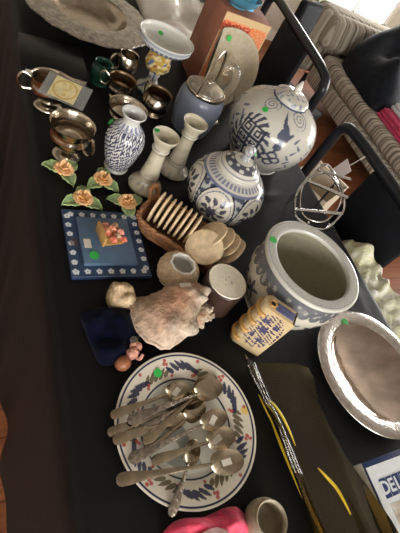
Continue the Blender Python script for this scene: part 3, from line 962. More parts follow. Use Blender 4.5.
def rose():
    t = thing('ceramic_rose', '', 'ceramic flower', group='ceramic roses on green leaves')
    for a, L in ((.15, .052), (2.5, .050), (-1.9, .048)):
        n = 14; u = np.linspace(0, 1, n); v = np.linspace(-1, 1, 9); U, V = np.meshgrid(u, v, indexing='ij')
        w = .019 * np.sin(np.clip(U * 1.02, 0, 1) ** .75 * PI) ** .8 + .0006
        x = U * L + .006; y = V * w; z = .004 + .010 * np.sin(U * PI * .8) + .004 * np.abs(V) - .006 * U ** 2 + .0012 * np.sin(U * 22) * np.abs(V)
        X = x * math.cos(a) - y * math.sin(a); Y = x * math.sin(a) + y * math.cos(a)
        Cc = lerp(base(U.shape, (1, 1, 1)), (1.7, 1.5, 1.3), ((np.abs(V) > .72) | (np.abs(V) < .1)).astype(float) * .7)
        P = np.stack([X, Y, z], -1); Q = P.copy(); Q[..., 2] = np.maximum(Q[..., 2] - .0035, .0003)
        b = MB().grid(np.concatenate([P, Q[:, ::-1]], 1), False, True, np.concatenate([Cc, Cc[:, ::-1]], 1))
        b.build('leaf', MT['rose_leaf'], t, smooth=60)
    b = MB(); rs = random.Random(5)
    lay = [(3, .006, .024, .5), (4, .011, .022, .8), (5, .0165, .018, 1.0), (6, .021, .013, 1.3)]
    for li, (cnt, rad, top, wd) in enumerate(lay):
        for k in range(cnt):
            a0 = 2 * PI * k / cnt + li * .6
            u = np.linspace(-1, 1, 11); v = np.linspace(0, 1, 8); U, V = np.meshgrid(u, v, indexing='ij')
            ang = a0 + U * wd * .72
            rr = rad * (.45 + .62 * V) + .004 * V ** 3 + .0012 * U ** 2
            z = .008 + (top) * V * (1 - .22 * U ** 2) - .004 * np.clip(V - .8, 0, 1) * 5 * (li > 1)
            P = np.stack([rr * np.cos(ang), rr * np.sin(ang), z], -1); Q = P.copy(); s_ = (rr - .0016) / rr; Q[..., 0] *= s_; Q[..., 1] *= s_
            C = lerp(base(U.shape, (1.0, .86, .62)), (1.12, .98, .95), V ** 2); C = lerp(C, (.92, .55, .28), (1 - V) * .75)
            b.grid(np.concatenate([P, Q[:, ::-1]], 1), False, True, np.concatenate([C, C[:, ::-1]], 1))
    b.ellipsoid((0, 0, .012), (.014, .014, .012), 16, 8, C=(.8, .5, .25))
    b.build('blossom', MT['rose_petal'], t, smooth=60)
    return t


ro = rose(); ro.scale = (.9, .9, 1.1); ro.location = (.070, .778, TOP); ro.rotation_euler = (0, 0, 2.6)
ro['label'] = 'peach ceramic rose in front of the silver footed sugar bowl'
dup(ro, (.163, .756, TOP), 1.2, 'peach ceramic rose just in front of the speckled vase')
dup(ro, (.103, .686, TOP), 3.3, 'peach ceramic rose above the left corner of the blue tile')
dup(ro, (.212, .684, TOP), .3, 'peach ceramic rose between the wicker basket and the blue tile')

# ================================================================== blue tiles


def tile_sheet(w, h, z, paint):
    nx, ny = 130, 130
    X, Y = np.meshgrid(np.linspace(-w / 2, w / 2, nx), np.linspace(-h / 2, h / 2, ny), indexing='ij')
    P = np.stack([X, Y, np.full_like(X, z)], -1); Q = P.copy(); Q[..., 2] -= .0006
    return MB().grid(P, C=paint(X, Y)).grid(Q)


def tile_paint(X, Y):
    C = base(X.shape, (.032, .060, .125)); C = lerp(C, (.02, .04, .09), (wav(X, Y, 71, 160) > .5).astype(float) * .5)
    for i in range(-3, 4):
        for s, ax in ((-1, 0), (1, 0), (-1, 1), (1, 1)):
            k = i * .0255 + (.006 if s > 0 else -.004); e = .079 * s
            cx, cy = (k, e) if ax else (e, k)
            a = np.arctan2(Y - cy, X - cx); d = np.hypot(X - cx, Y - cy)
            C = lerp(C, (.75, .78, .8), (d < .0064 * (1 + .12 * np.sin(a * 5))).astype(float)); C = lerp(C, (.06, .11, .28), (d < .0014).astype(float))
    C = lerp(C, (.12, .05, .03), (np.hypot((X + .072), (Y + .002)) < .010).astype(float) * .7)
    return C


t = thing('blue_tile', 'dark blue square tile with a border of small white flowers', 'tile', (.139, .560, TOP))
MB().box((0, 0, .005), (.178, .186, .010)).build('slab', mat('slab_blue', (.02, .04, .10), .3, 0, .1, 30), t, bevel=.0015)
tile_sheet(.176, .184, .0108, tile_paint).build('flower_border', MT['tile_blue'], t, smooth=0)

t = thing('small_tile', 'plain mid-blue square tile lying on the larger flowered tile, with a tiny figure on it', 'tile', (.137, .559, TOP + .0112))
MB().box((0, 0, .005), (.119, .130, .010)).build('slab', mat('mid_blue_slab', (.08, .135, .215), .35, 0, .08, 60), t, bevel=.0015)
sticker(t, (-.036, -.044, .0102), (0, 0, 1), .0105)
sticker(t, (-.046, -.012, .0102), (0, 0, 1), size=(.015, .024), m='tagpaper', name='paper_tag', label='small white paper tag')
t = thing('rose_chair_figurine', 'tiny yellow chair figurine heaped with pink roses on the small blue tile', 'figurine', (.145, .566, TOP + .0214), .15)
t.scale = (1.3, 1.3, 1.0)
MB().box((0, 0, .004), (.036, .036, .006)).build('seat', MT['ribs'], t, bevel=.0012)
MB().box((-.019, 0, .016), (.005, .04, .03)).build('backrest', MT['ribs'], t, bevel=.0012)
rs = random.Random(3)
for k in range(15):
    x, y = rs.uniform(-.014, .022), rs.uniform(-.018, .018)
    c = [(1.1, .5, .42), (1.0, .72, .5), (.8, .9, .75), (1.15, .85, .75)][k % 4]
    b = MB().ellipsoid((x, y, .012 + rs.uniform(0, .010)), (.0065, .0065, .0055), 14, 8, fun=lambda D: 1 + .16 * np.sin(np.arctan2(D[..., 1], D[..., 0]) * 5), C=c)
    b.build('rose', mat('tiny_rose', (.62, .36, .28), .4, 0, .2, 200, vcol=True) if k == 0 else bpy.data.materials['tiny_rose'], t, smooth=60)

# ================================================================== wicker basket with sand discs
BX, BY, BR = .338, .572, math.radians(-41)
bk = thing('wicker_basket', 'low oblong wicker basket holding beige discs, beside the round flowered jar', 'basket', (BX, BY, TOP), BR)


def oval(L, W, n=72, e=.42):
    a = np.arange(n) * 2 * PI / n
    return np.stack([L * np.sign(np.cos(a)) * np.abs(np.cos(a)) ** e, W * np.sign(np.sin(a)) * np.abs(np.sin(a)) ** e], -1)


bsd = MB()
MB().prism([tuple(p) for p in oval(.108, .050, 48)], .0005, .005).build('base', MT['wicker'], bk, smooth=0)
for k in range(7):
    z = .005 + k * .005; f = 1 + .08 * k / 6; o = oval(.112 * f, .054 * f, 96)
    w = .0022 * np.where((np.arange(96) + 4 * (k % 2)) % 8 < 4, 1, -1)
    nrm = o / np.linalg.norm(o, axis=1)[:, None]
    q = o + nrm * w[:, None] * .6
    bsd.tube([(p[0], p[1], z) for p in q], .0027, 6, closed=True)
bsd.build('woven_side', MT['wicker'], bk, smooth=60)
o = oval(.125, .061, 96)
rim = MB()
for ph in (0, PI):
    rim.tube([(p[0] * (1 + .022 * math.cos(i * PI / 3 + ph)), p[1] * (1 + .04 * math.cos(i * PI / 3 + ph)), .041 + .004 * math.sin(i * PI / 3 + ph)) for i, p in enumerate(o)], .0042, 8, closed=True)
rim.build('braided_rim', MT['wicker'], bk, smooth=60)
MB().tube(curve([(-.123, .03, .041), (-.136, .043, .058), (-.130, .058, .065), (-.118, .058, .044)], 6), .006, 8).build('rim_knot', MT['wicker'], bk)


def disc(R, th):
    b = MB().lathe(resample(prof([(0, -th * .5), (R * .7, -th * .52), (R * .95, -th * .35), (R, 0), (R * .95, th * .35), (R * .7, th * .52), (R * .3, th * .6), (0, th * .66)], 5), 30), 48,
                   None, lambda T, S, Rr, Z: Rr * (1 + .02 * np.sin(T * 3 + 1) + .012 * np.sin(T * 5)))
    return b.build('sand_disc', MT['stone_disc'], None, smooth=60)


BM = Matrix.Translation((BX, BY, TOP)) @ Matrix.Rotation(BR, 4, 'Z')
d0 = disc(.0425, .0072); d1 = disc(.046, .0065)
order = ['first', 'second', 'third', 'fourth', 'fifth', 'sixth', 'seventh', 'eighth']
for k in range(8):
    o = d0 if k == 0 else d0.copy()
    if k: COL.objects.link(o)
    x = -.098 + k * .0148
    M = BM @ Matrix.Translation((x, .004 * (k % 2) + .004, .054)) @ Matrix.Rotation(math.radians(-(89 - k * .5)), 4, 'Y') @ Matrix.Rotation(.8 * k, 4, 'Z')
    o.matrix_world = M
    tag(o, 'beige disc on edge in the wicker basket, %s from its left end' % order[k], 'disc', 'beige discs in the wicker basket')
lean = [(.048, .006, .070, -50, 14, 'largest-looking beige disc tilted over the others in the middle of the basket'),
        (.074, .014, .062, -50, 12, 'beige disc tucked directly behind the large tilted one in the basket'),
        (.092, .016, .056, -50, 12, 'third of the tilted beige discs toward the basket\'s right end'),
        (.109, .016, .050, -50, 12, 'last tilted disc at the right end of the wicker basket'),
        (.052, -.042, .072, -12, 24, 'nearly flat beige disc over the front rim, next to the brown pot')]
for k, (x, y, z, ry, rx, lb) in enumerate(lean):
    o = d1 if k == 0 else d1.copy()
    if k: COL.objects.link(o)
    o.matrix_world = BM @ Matrix.Translation((x, y, z)) @ Matrix.Rotation(math.radians(rx), 4, 'X') @ Matrix.Rotation(math.radians(ry), 4, 'Y') @ Matrix.Rotation(k * .9, 4, 'Z')
    tag(o, lb, 'disc', 'beige discs in the wicker basket')

# ================================================================== urchin-like pot and brown pot
t = thing('textured_pot', 'small round pot with a rough tan outside and pale inside, above the conch', 'pot', (.281, .461, TOP))
MB().lathe(resample(prof([(0, .001), (.024, 0), (.036, .008), (.047, .026), (.049, .042), (.043, .058), (.031, .068), (.027, .069)], 6), 70), 140, None,
           lambda T, S, R, Z: R * (1 + .022 * wav(T * .05 * 1.0, Z, 7, 380) * (S > .1) * (S < .95))).build('body', MT['urchin'], t, smooth=70)
MB().lathe(resample(prof([(.0305, .068), (.0285, .0705), (.025, .069), (.027, .055), (.033, .035), (.025, .012), (0, .008)], 6), 40), 60, None, lambda T, S, R, Z: R * (1 + .04 * np.sin(T * 9) * (S < .2))).build('inside', MT['white_glaze'], t, 'pale glazed inside', smooth=60)

t = thing('brown_pot', 'dark brown cylindrical pot with a flat cream top, right of the conch', 'pot', (.371, .404, TOP))
MB().lathe(resample(prof([(0, 0), (.046, 0), (.049, .003), (.049, .01), (.0485, .04), (.0495, .07), (.0505, .078), (.049, .0805), (.047, .079), (0, .0785)], 5), 60), 64).build('body', MT['brown_glaze'], t, smooth=50)


def lidp(T, S, R, Z):
    C = base(T.shape, (.95, .93, .86)); X = R * np.cos(T); Y = R * np.sin(T)
    return lerp(C, (.48, .44, .37), ((np.abs(X + .004) < .016) & (np.abs(Y) < .012) & (wav(X, Y, 9, 620) > .7)).astype(float) * .7)


MB().lathe(resample(np.array([(0, .079), (.046, .079), (.0475, .0815), (.046, .0835), (.043, .0828), (0, .0822)]), 50), 80, lidp).build('top', MT['cream_glaze'], t, 'flat cream top', smooth=50)

# ================================================================== conch, small shell, pouch, figurines


def conch():
    t = thing('conch', 'large peach and tan conch shell lying above the plate of spoons', 'shell', (.243, .349, TOP))
    um = 2 * PI * 3.4; nu, nv = 240, 40
    u = np.linspace(.6, um, nu); v = np.arange(nv) * 2 * PI / nv
    U, V = np.meshgrid(u, v, indexing='ij')
    W = np.exp(.165 * (U - um)); last = np.clip((U - (um - 1.5)) / 1.5, 0, 1)
    a = W * .040
    kn = np.exp(-(angd(V, .85) / .36) ** 2) * np.clip(np.cos(U * 6.0), 0, 1) ** 1.3
    kn = kn + .45 * np.exp(-(angd(V, .05) / .25) ** 2) * np.clip(np.cos(U * 6.0 + .4), 0, 1) ** 1.5 + .25 * np.exp(-(angd(V, -.6) / .22) ** 2) * np.clip(np.cos(U * 6.0 + .8), 0, 1) ** 1.5
    rough = .022 * np.sin(V * 22 + 1.5 * np.sin(U * 3)) + .02 * np.sin(U * 26 + np.sin(V * 3)) + .03 * wav(U * 3, V * 2, 85, 2.5)
    k = 1 + .62 * kn + rough * (W > .12)
    out = a * k * np.cos(V) * (1 + .75 * last ** 2 * np.clip(np.cos(V), 0, 1))
    ax = a * k * np.sin(V) * np.where(np.sin(V) < 0, 1.75, .95) * (1 + .25 * last)
    r = W * .036 + out; h = -W * .088 + ax                            # apex at h = 0, canal at negative h
    P = np.stack([r * np.cos(U), r * np.sin(U), h], -1)
    C = base(U.shape, (.50, .39, .27))
    C = lerp(C, (.66, .32, .19), np.clip(np.exp(-((angd(V, -.3)) / .8) ** 2) * (W > .3), 0, 1) * .75)
    C = lerp(C, (.20, .13, .08), np.clip(wav(U * 2, V * 2, 84, 2.2), 0, 1) * .6)
    C = lerp(C, (.72, .64, .52), np.clip(kn * 1.3, 0, 1) * .7); C = lerp(C, (.68, .55, .42), last ** 3 * .8)
    M = Matrix.Rotation(CONCH_YAW, 3, 'Z') @ Matrix.Rotation(math.radians(CONCH_TILT), 3, 'Y') @ Matrix.Rotation(CONCH_SPIN, 3, 'Z')
    A = np.array(M); P = P @ A.T
    P = P * CONCH_SCALE
    mn = P.reshape(-1, 3).min(0); mx = P.reshape(-1, 3).max(0)
    P = P - np.array([(mn[0] + mx[0]) / 2, (mn[1] + mx[1]) / 2, mn[2] - .0008])
    b = MB().grid(P, False, True, C)
    b.f.append(tuple((nu - 1) * nv + q for q in range(nv))); b.f.append(tuple(q for q in reversed(range(nv))))
    b.build('whorl', MT['shell'], t, smooth=85)
    Pl = P[-1]; lip = [tuple(Pl[q % nv] * .985) for q in range(-11, 12)]
    MB().tube(lip, np.interp(np.linspace(0, 1, len(lip)), [0, .5, 1], [.002, .0042, .002]), 8, C=(.74, .58, .44)).build('lip', MT['shell'], t, 'flared lip', smooth=70)
    top = P.reshape(-1, 3)[np.argmax(P.reshape(-1, 3)[:, 2])]
    i = np.argmin(np.hypot(P[..., 0] - .012, P[..., 1] - .040) - P[..., 2] * .5)
    q = P.reshape(-1, 3)[i]
    sticker(t, (q[0], q[1], q[2] + .001), (0, .2, 1), size=(.026, .011), m='tagpaper', name='paper_tag', label='white paper tag')


CONCH_YAW, CONCH_TILT, CONCH_SPIN, CONCH_SCALE = -.55, 80, 2.2, 1.04
conch()

s = heap([(.128, .446), (.150, .449), (.170, .432), (.179, .408), (.172, .388), (.142, .387), (.120, .394), (.114, .42)], .036, 33, .3, 110, 22, 2.2, TOP + .001,
         6, lambda X, Y, Z: lerp(base(X.shape, (.66, .5, .31)), (.5, .30, .14), (np.sin(np.arctan2(Y - .375, X - .147) * 34 + 4 * np.hypot(X - .15, Y - .38) * 60) > .3).astype(float) * .5), ((.14, .425, .010, .010), (.16, .418, .010, .010), (.148, .40, .010, .008)), .3)
tag(s.build('scallop_shell', MT['shell'], smooth=70), 'small cream shell peeking out above the dark blue velvet pouch', 'shell')

t = thing('velvet_pouch', 'dark navy velvet pouch lying between the small shell and the plate', 'pouch', (.11, .33, TOP))
pb = heap([(-.052, .055), (-.02, .060), (.02, .062), (.048, .056), (.056, .040), (.050, -.005), (.030, -.046), (.0, -.056), (-.030, -.054), (-.042, -.02), (-.050, .02)], .026, 44, .3, 90, 26, 3.2, .001, 6,
          None, ((-.01, .0, .012, .006), (.02, .03, .01, .006), (-.03, .03, .01, .005)), .3)
pb.build('bag', MT['velvet'], t, smooth=70)
MB().tube(curve([(.05, .05, .012), (.058, .03, .010), (.058, .0, .008), (.05, -.01, .009)], 6), .0022, 6).build('drawstring', MT['pewter'], t)

t = thing('tiny_doll', 'tiny brown and pink painted doll lying between the pouch and the plate', 'figurine', (.134, .281, TOP), .35)
MB().ellipsoid((-.020, -.006, .016), (.016, .015, .015), 20, 12).build('skirt', MT['figure_brown'], t, 'round brown lower body')
MB().ellipsoid((.006, .002, .018), (.015, .012, .013), 20, 12, fun=lambda D: 1 + .12 * np.sin(D[..., 0] * 9) * np.cos(D[..., 1] * 8)).build('body', MT['figure_pink'], t, 'pinkish upper body')
MB().ellipsoid((.022, .009, .020), (.0095, .0095, .010), 18, 12).build('head', MT['figure_pink'], t)
for s_ in (-1, 1):
    MB().tube(curve([(.008, .010 * s_, .020), (.010, .016 * s_, .026), (.016, .012 * s_, .033)], 5), [.0035] * 10 + [.003], 8).build('arm', MT['figure_pink'], t)
t = thing('pewter_thimble', 'small grey metal whistle-shaped piece lying between the conch and the pouch', 'trinket', (.1475, .312, TOP), -.45)
MB().lathe(resample(prof([(0, 0), (.012, 0), (.0125, .003), (.010, .018), (.006, .022), (0, .0225)], 5), 30), 36).build('cap', MT['pewter'], t, smooth=60)
MB().at(Matrix.Translation((-.006, 0, .014))).tube([(-.026, 0, .004), (-.018, 0, .003), (0, 0, 0)], [.0042, .0045, .0045], 14).build('stem', MT['chrome'], t, smooth=60)

# ================================================================== plate of spoons
PX, PY, PR = .216, .134, .1401


def plate_paint(T, S, R, Z):
    X = R * np.cos(T); Y = R * np.sin(T); C = base(T.shape, (.66, .62, .52))
    top = (S > .48)
    M_ = np.zeros(T.shape, bool); B_ = M_.copy(); O_ = M_.copy(); G_ = M_.copy(); Yl = M_.copy(); Rd = M_.copy()
    for k in range(6):
        a0 = k * 2 * PI / 6 + .35; a1 = a0 + 2 * PI / 12
        for j in range(6):                                     # blue frond, a comb of slanted leaves
            a = a0 + (j - 2.5) * .100; r = .1165 - .0012 * (j - 2.5) ** 2
            B_ |= leaf(X, Y, r * math.cos(a), r * math.sin(a), a + .9, .0140 - .0006 * abs(j - 2.5) ** 2, .0043)
        for j in range(5):                                     # olive frond
            a = a1 + (j - 2) * .104; r = .108 + .0012 * (j - 2)
            O_ |= leaf(X, Y, r * math.cos(a), r * math.sin(a), a - .85, .0130 - .0006 * (j - 2) ** 2, .0040)
        for (da, r, q) in ((.30, .128, .0036), (.335, .122, .0036), (.285, .120, .0034), (-.27, .128, .0034), (-.235, .099, .0034), (-.275, .102, .0034), (.22, .098, .003)):
            Rd |= np.hypot(X - r * math.cos(a0 + da), Y - r * math.sin(a0 + da)) < q
        if k in (0, 3):
            Yl |= np.hypot(X - .127 * math.cos(a0 - .33), Y - .127 * math.sin(a0 - .33)) < .008
    C = lerp(C, (.68, .46, .08), (Yl & top).astype(float) * .9)
    C = lerp(C, (.10, .085, .035), (O_ & top & (R > .095)).astype(float) * .92)
    C = lerp(C, (.012, .017, .06), (B_ & top & (R > .095)).astype(float) * .95)
    C = lerp(C, (.40, .05, .04), (Rd & top).astype(float) * .9)
    C = lerp(C, (.02, .025, .07), (top & (np.abs(R - .1345) < .0016)).astype(float))
    C = lerp(C, (.025, .03, .06), (top & (np.abs(R - .0905) < .0013)).astype(float))
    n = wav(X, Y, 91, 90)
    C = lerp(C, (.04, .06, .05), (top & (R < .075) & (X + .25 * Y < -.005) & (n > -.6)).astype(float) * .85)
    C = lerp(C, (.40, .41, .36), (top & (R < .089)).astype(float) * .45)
    return C


t = thing('painted_plate', 'cream plate painted with blue and olive fronds, holding the silver spoons', 'plate', (PX, PY, TOP))
pp = np.concatenate([resample(prof([(0, .003), (.07, .002), (.078, 0), (.082, .001), (.084, .005), (.11, .0135), (.137, .0195), (.1398, .0215)], 6), 30),
                     resample(prof([(.1401, .0225), (.1390, .0240), (.125, .0212), (.105, .0155), (.092, .0105), (.084, .0072), (.076, .0062), (.05, .0058), (0, .0058)], 8), 120)])
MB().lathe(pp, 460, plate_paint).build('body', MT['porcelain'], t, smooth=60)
sticker(t, (-.036, .105, .0190), (.05, -.2, 1), .0085)


def spoon(H, B, up=0.0, hw=.0085, bw=.020, bl=.062, kind=0, label='', flip=1):
    """A spoon from handle end H to bowl tip B (points in the room)."""
    H = Vector(H); B = Vector(B); ax = (B - H); L = ax.length; ax.normalize()
    side = Vector((0, 0, 1)).cross(ax).normalized(); nz = ax.cross(side)
    M = Matrix((ax, side, nz)).transposed().to_4x4(); M.translation = H
    t = bpy.data.objects.new('silver_spoon', None); COL.objects.link(t); t.matrix_world = M @ Matrix.Rotation(up, 4, 'X')
    tag(t, label, 'spoon', 'silver spoons on the painted plate'); t.empty_display_size = .03

    def loft(xs, wf, zf, dish, th, nose=None):
        rows = []; v = np.linspace(-1, 1, 9)
        for x in xs:
            w = max(wf(x), .0004); y = v * w
            zt = zf(x) - dish(x) * (1 - v ** 2); e = th(x) * np.sqrt(np.clip(1.05 - v ** 2, 0, 1))
            rows.append(np.concatenate([np.stack([np.full(9, x), y, zt + e], -1), np.stack([np.full(9, x), y, zt - e], -1)[::-1]], 0))
        b = MB(); b.grid(np.array(rows), False, True); n = 18; m = len(xs)
        b.f.append(tuple(range(n))); b.f.append(tuple((m - 1) * n + k for k in reversed(range(n))))
        return b
    x0 = L - bl
    hx = np.linspace(0, x0 + .004, 40)
    wf = lambda x: np.interp(x, [0, .003, .008, .02, .05, x0 * .75, x0], [hw * .35, hw * .8, hw, hw * .98, hw * .62, .0030, .0028])
    zf = lambda x: .004 * math.sin(min(x / x0, 1) * PI) + np.interp(x, [0, .02], [-.003, 0])
    th = lambda x: np.interp(x, [0, .02, x0 * .6, x0], [.0009, .0011, .0017, .0018])
    loft(hx, wf, zf, lambda x: 0, th).build('handle', MT['ornate_silver' if kind else 'spoon_silver'], t, smooth=50)
    bx = x0 + bl * (1 - np.cos(np.linspace(0, PI, 26))) / 2
    bwf = lambda x: bw * math.sqrt(max(0, 1 - (2 * min(max((x - x0) / bl, 0), 1) ** .88 - 1) ** 2)) + .0012
    env = lambda x: max(0, math.sin(min(max((x - x0) / bl, 0), 1) * PI)) ** .6
    loft(bx, bwf, lambda x: 0.001, lambda x: flip * .0075 * env(x), lambda x: .0008).build('bowl', MT['spoon_silver'], t, smooth=60)
    return t, M, L, x0


def tagged(r, u=.5, v=.0, rot=.5):
    t, M, L, x0 = r
    q = Matrix.Rotation(rot, 4, 'Z')
    MB().at(Matrix.Translation((x0 + (L - x0) * u, v, -.0042)) @ q).box((0, 0, 0), (.020, .011, .0008)).build('paper_tag', MT['tagpaper'], t, 'small white paper tag')


Z0 = TOP
SP = [((.062, .073, .036), (.300, .052, .030), .0105, .021, .070, 0, 'large plain silver spoon with a tag, lying nearest the plate edge across the pile', (.52, 0, .1)),
      ((.090, .098, .029), (.296, .137, .028), .0100, .0175, .062, 1, 'silver spoon with an ornate flat handle, right behind the large plain front spoon', (.5, 0, .6)),
      ((.131, .088, .021), (.305, .100, .020), .0090, .0195, .064, 0, 'tagged silver spoon whose bowl lies just beyond the front spoon bowl', (.4, 0, .3)),
      ((.068, .132, .036), (.213, .148, .018), .0095, .015, .05, 0, 'silver spoon with a bright polished handle end over the left plate rim', None),
      ((.064, .147, .027), (.229, .170, .012), .0085, .015, .05, 0, 'silver spoon half buried under the bright-handled spoon', None),
      ((.073, .173, .031), (.236, .203, .018), .0085, .0165, .052, 0, 'tagged silver spoon lying farthest toward the green sticker', (.5, 0, .5)),
      ((.099, .158, .035), (.305, .193, .030), .0100, .020, .066, 1, 'large dark silver spoon with the bowl pointing to the plate top right', None),
      ((.122, .118, .026), (.302, .214, .022), .0090, .019, .064, 0, 'silver spoon with a white tag, under the large dark spoon', (.6, .003, .8)),
      ((.140, .003, .028), (.226, .106, .011), .0080, .015, .05, 1, 'patterned silver spoon whose handle sticks out toward the pink bundle', None),
      ((.118, .101, .019), (.262, .166, .0155), .0085, .016, .054, 0, 'plain silver spoon lying in the middle of the pile under the ornate handle', None),
      ((.108, .136, .0235), (.266, .185, .0195), .0080, .016, .054, 1, 'narrow patterned silver spoon in the heart of the pile, below the dark spoon', None)]
for (H, B, hw, bw, bl, kd, lb, tg) in SP:
    r = spoon((H[0], H[1], H[2] + TOP), (B[0], B[1], B[2] + TOP), 0, hw, bw, bl, kd, lb)
    if tg:
        tagged(r, *tg)

# ================================================================== book-shaped flask
t = thing('book_flask', 'book-shaped ceramic flask with ochre spine ribs and blue flowers, beside the planter', 'flask', (.420, .290, TOP), math.radians(-43.5))
FL, FD, FH = .080, .040, .152
h_ = FL / 2
outl = [(-h_ + .012, -FD / 2), (h_, -FD / 2), (h_, -FD / 2 + .004), (h_ - .004, -FD / 2 + .0045), (h_ - .004, FD / 2 - .0045), (h_, FD / 2 - .004), (h_, FD / 2), (-h_ + .012, FD / 2),
        (-h_ + .004, FD / 2 - .006), (-h_, .006), (-h_, -.006), (-h_ + .004, -FD / 2 + .006)]
MB().prism(outl, 0, FH, C=(.66, .53, .34)).build('body', MT['cream_glaze'], t, smooth=30, bevel=.0022)


def cover_paint():
    X, Zz = np.meshgrid(np.linspace(-h_ + .016, h_ - .003, 90), np.linspace(.006, FH - .006, 150), indexing='ij')
    C = base(X.shape, (.68, .56, .38)); d = np.hypot((X - .004) / .9, (Zz - .085) / 1.7)
    n = wav(X, Zz, 101, 620)
    C = lerp(C, (.05, .05, .16), ((n > .2) & (d < .038)).astype(float) * .92)
    fl = np.zeros(X.shape, bool)
    for (fx, fz, q) in ((.002, .09, .011), (.012, .055, .008), (-.008, .12, .008), (.018, .118, .007), (-.01, .06, .006)):
        a = np.arctan2(Zz - fz, X - fx); fl |= np.hypot(X - fx, Zz - fz) < q * (1 + .25 * np.sin(6 * a))
    C = lerp(C, (.06, .06, .2), fl.astype(float) * .9)
    return X, Zz, C


X, Zz, C = cover_paint()
for sgn in (-1, 1):
    b = MB(); y = sgn * (FD / 2 + .0006)
    b.grid(np.stack([X, np.full_like(X, y), Zz], -1), C=C); b.grid(np.stack([X, np.full_like(X, y - sgn * .0004), Zz], -1), C=C)
    b.build('flower_panel', MT['cream_glaze'], t, smooth=0)
for z in (.022, .058, .094, .130):
    p = curve([(-h_ + .020, -FD / 2 - .0005, z), (-h_ + .010, -FD / 2 - .0012, z), (-h_ + .002, -FD / 2 + .006, z), (-h_ - .002, 0, z), (-h_ + .002, FD / 2 - .006, z), (-h_ + .010, FD / 2 + .0012, z), (-h_ + .020, FD / 2 + .0005, z)], 6)
    MB().tube(p, .0058, 10).build('spine_rib', MT['ribs'], t)
MB().box((.011, 0, FH + .0004), (.044, .022, .0012)).build('page_panel', mat('page_blue', (.10, .11, .22), .3, 0, .2, 200), t, 'blue painted page edge', bevel=.0004)
MB().lathe([(.0055, FH), (.010, FH), (.0102, FH + .002), (.008, FH + .0035), (.0056, FH + .002), (.0055, FH)], 32).at(None).build('filler_hole', MT['ribs'], t).location = (-h_ + .0205, 0, 0)
MB().lathe([(0, FH + .0004), (.0056, FH + .0004), (.0056, FH + .001), (0, FH + .001)], 24).build('hole', MT['frame_black'], t).location = (-h_ + .0205, 0, 0)

# ================================================================== planter


def planter_paint(T, S, R, Z):
    C = base(T.shape, (.52, .49, .41)); u = T * .125
    per = 2 * PI / 26
    ph = (T % per) / per - .5
    sc = .134 - .016 * np.sqrt(np.clip(1 - (2 * ph) ** 2, 0, 1))
    C = lerp(C, (.035, .043, .07), ((Z > sc) & (Z < .158)).astype(float) * .85)
    C = lerp(C, (.5, .48, .42), ((Z > sc + .005) & (Z < .150) & (wav(u, Z, 111, 260) > .6)).astype(float) * .5)
    for k in range(12):
        t0 = k * 2 * PI / 12
        x = angd(T, t0) * .125; z = Z - .075
        fl = np.hypot(x, z) < .012 * (1 + .3 * np.sin(np.arctan2(z, x) * 5))
        for a in (0.5, 1.6, 2.7, 3.9, 5.2):
            fl |= leaf(x, z, .02 * math.cos(a), .022 * math.sin(a), a, .010, .005)
        C = lerp(C, (.035, .043, .07), fl.astype(float) * .85)
    C = lerp(C, (.2, .23, .3), ((Z < .035) & (Z > .02) & (np.sin(T * 40) > 0)).astype(float) * .7)
    return C


def prim_paint(T, S, R, Z):
    C = base(T.shape, (.54, .53, .47))
    key = ((np.sin(T * 64) > 0) ^ (np.sin((R - .1) * 700) > 0)) & (R > .101) & (R < .117)
    C = lerp(C, (.36, .38, .38), key.astype(float) * .6)
    C = lerp(C, (.25, .29, .34), (np.abs(R - .1185) < .0012).astype(float) * .8)
    C = lerp(C, (.28, .31, .35), (np.abs(R - .0992) < .0010).astype(float) * .7)
    return C


t = thing('planter', 'wide blue and white jardiniere with a broad flat rim and grey inside', 'planter', (.549, .388, TOP))
MB().lathe(resample(prof([(0, 0), (.078, 0), (.082, .003), (.086, .015), (.104, .045), (.119, .085), (.1235, .115), (.120, .142), (.1155, .158), (.1155, .164)], 8), 130), 400, planter_paint).build('body', MT['porcelain'], t, smooth=60)
MB().lathe(resample(np.array([(.1155, .164), (.122, .1645), (.1255, .168), (.1255, .173), (.1235, .1755), (.119, .1765), (.104, .1765), (.0985, .1755), (.0965, .172), (.0965, .166)]), 70), 400, prim_paint).build('rim', MT['porcelain'], t, 'flat rim with a key pattern', smooth=50)
MB().lathe(resample(prof([(.0966, .168), (.100, .15), (.108, .115), (.10, .07), (.08, .03), (.06, .018), (0, .016)], 8), 60), 120, lambda T, S, R, Z: base(T.shape, (.40, .39, .32))).build('inside', MT['cream_glaze'], t, 'plain grey inside', smooth=60)
sticker(t, (-.091, .062, .1768), (0, 0, 1), .0095)

# ================================================================== round silver plate


def hammer(T, S, R, Z):
    return R


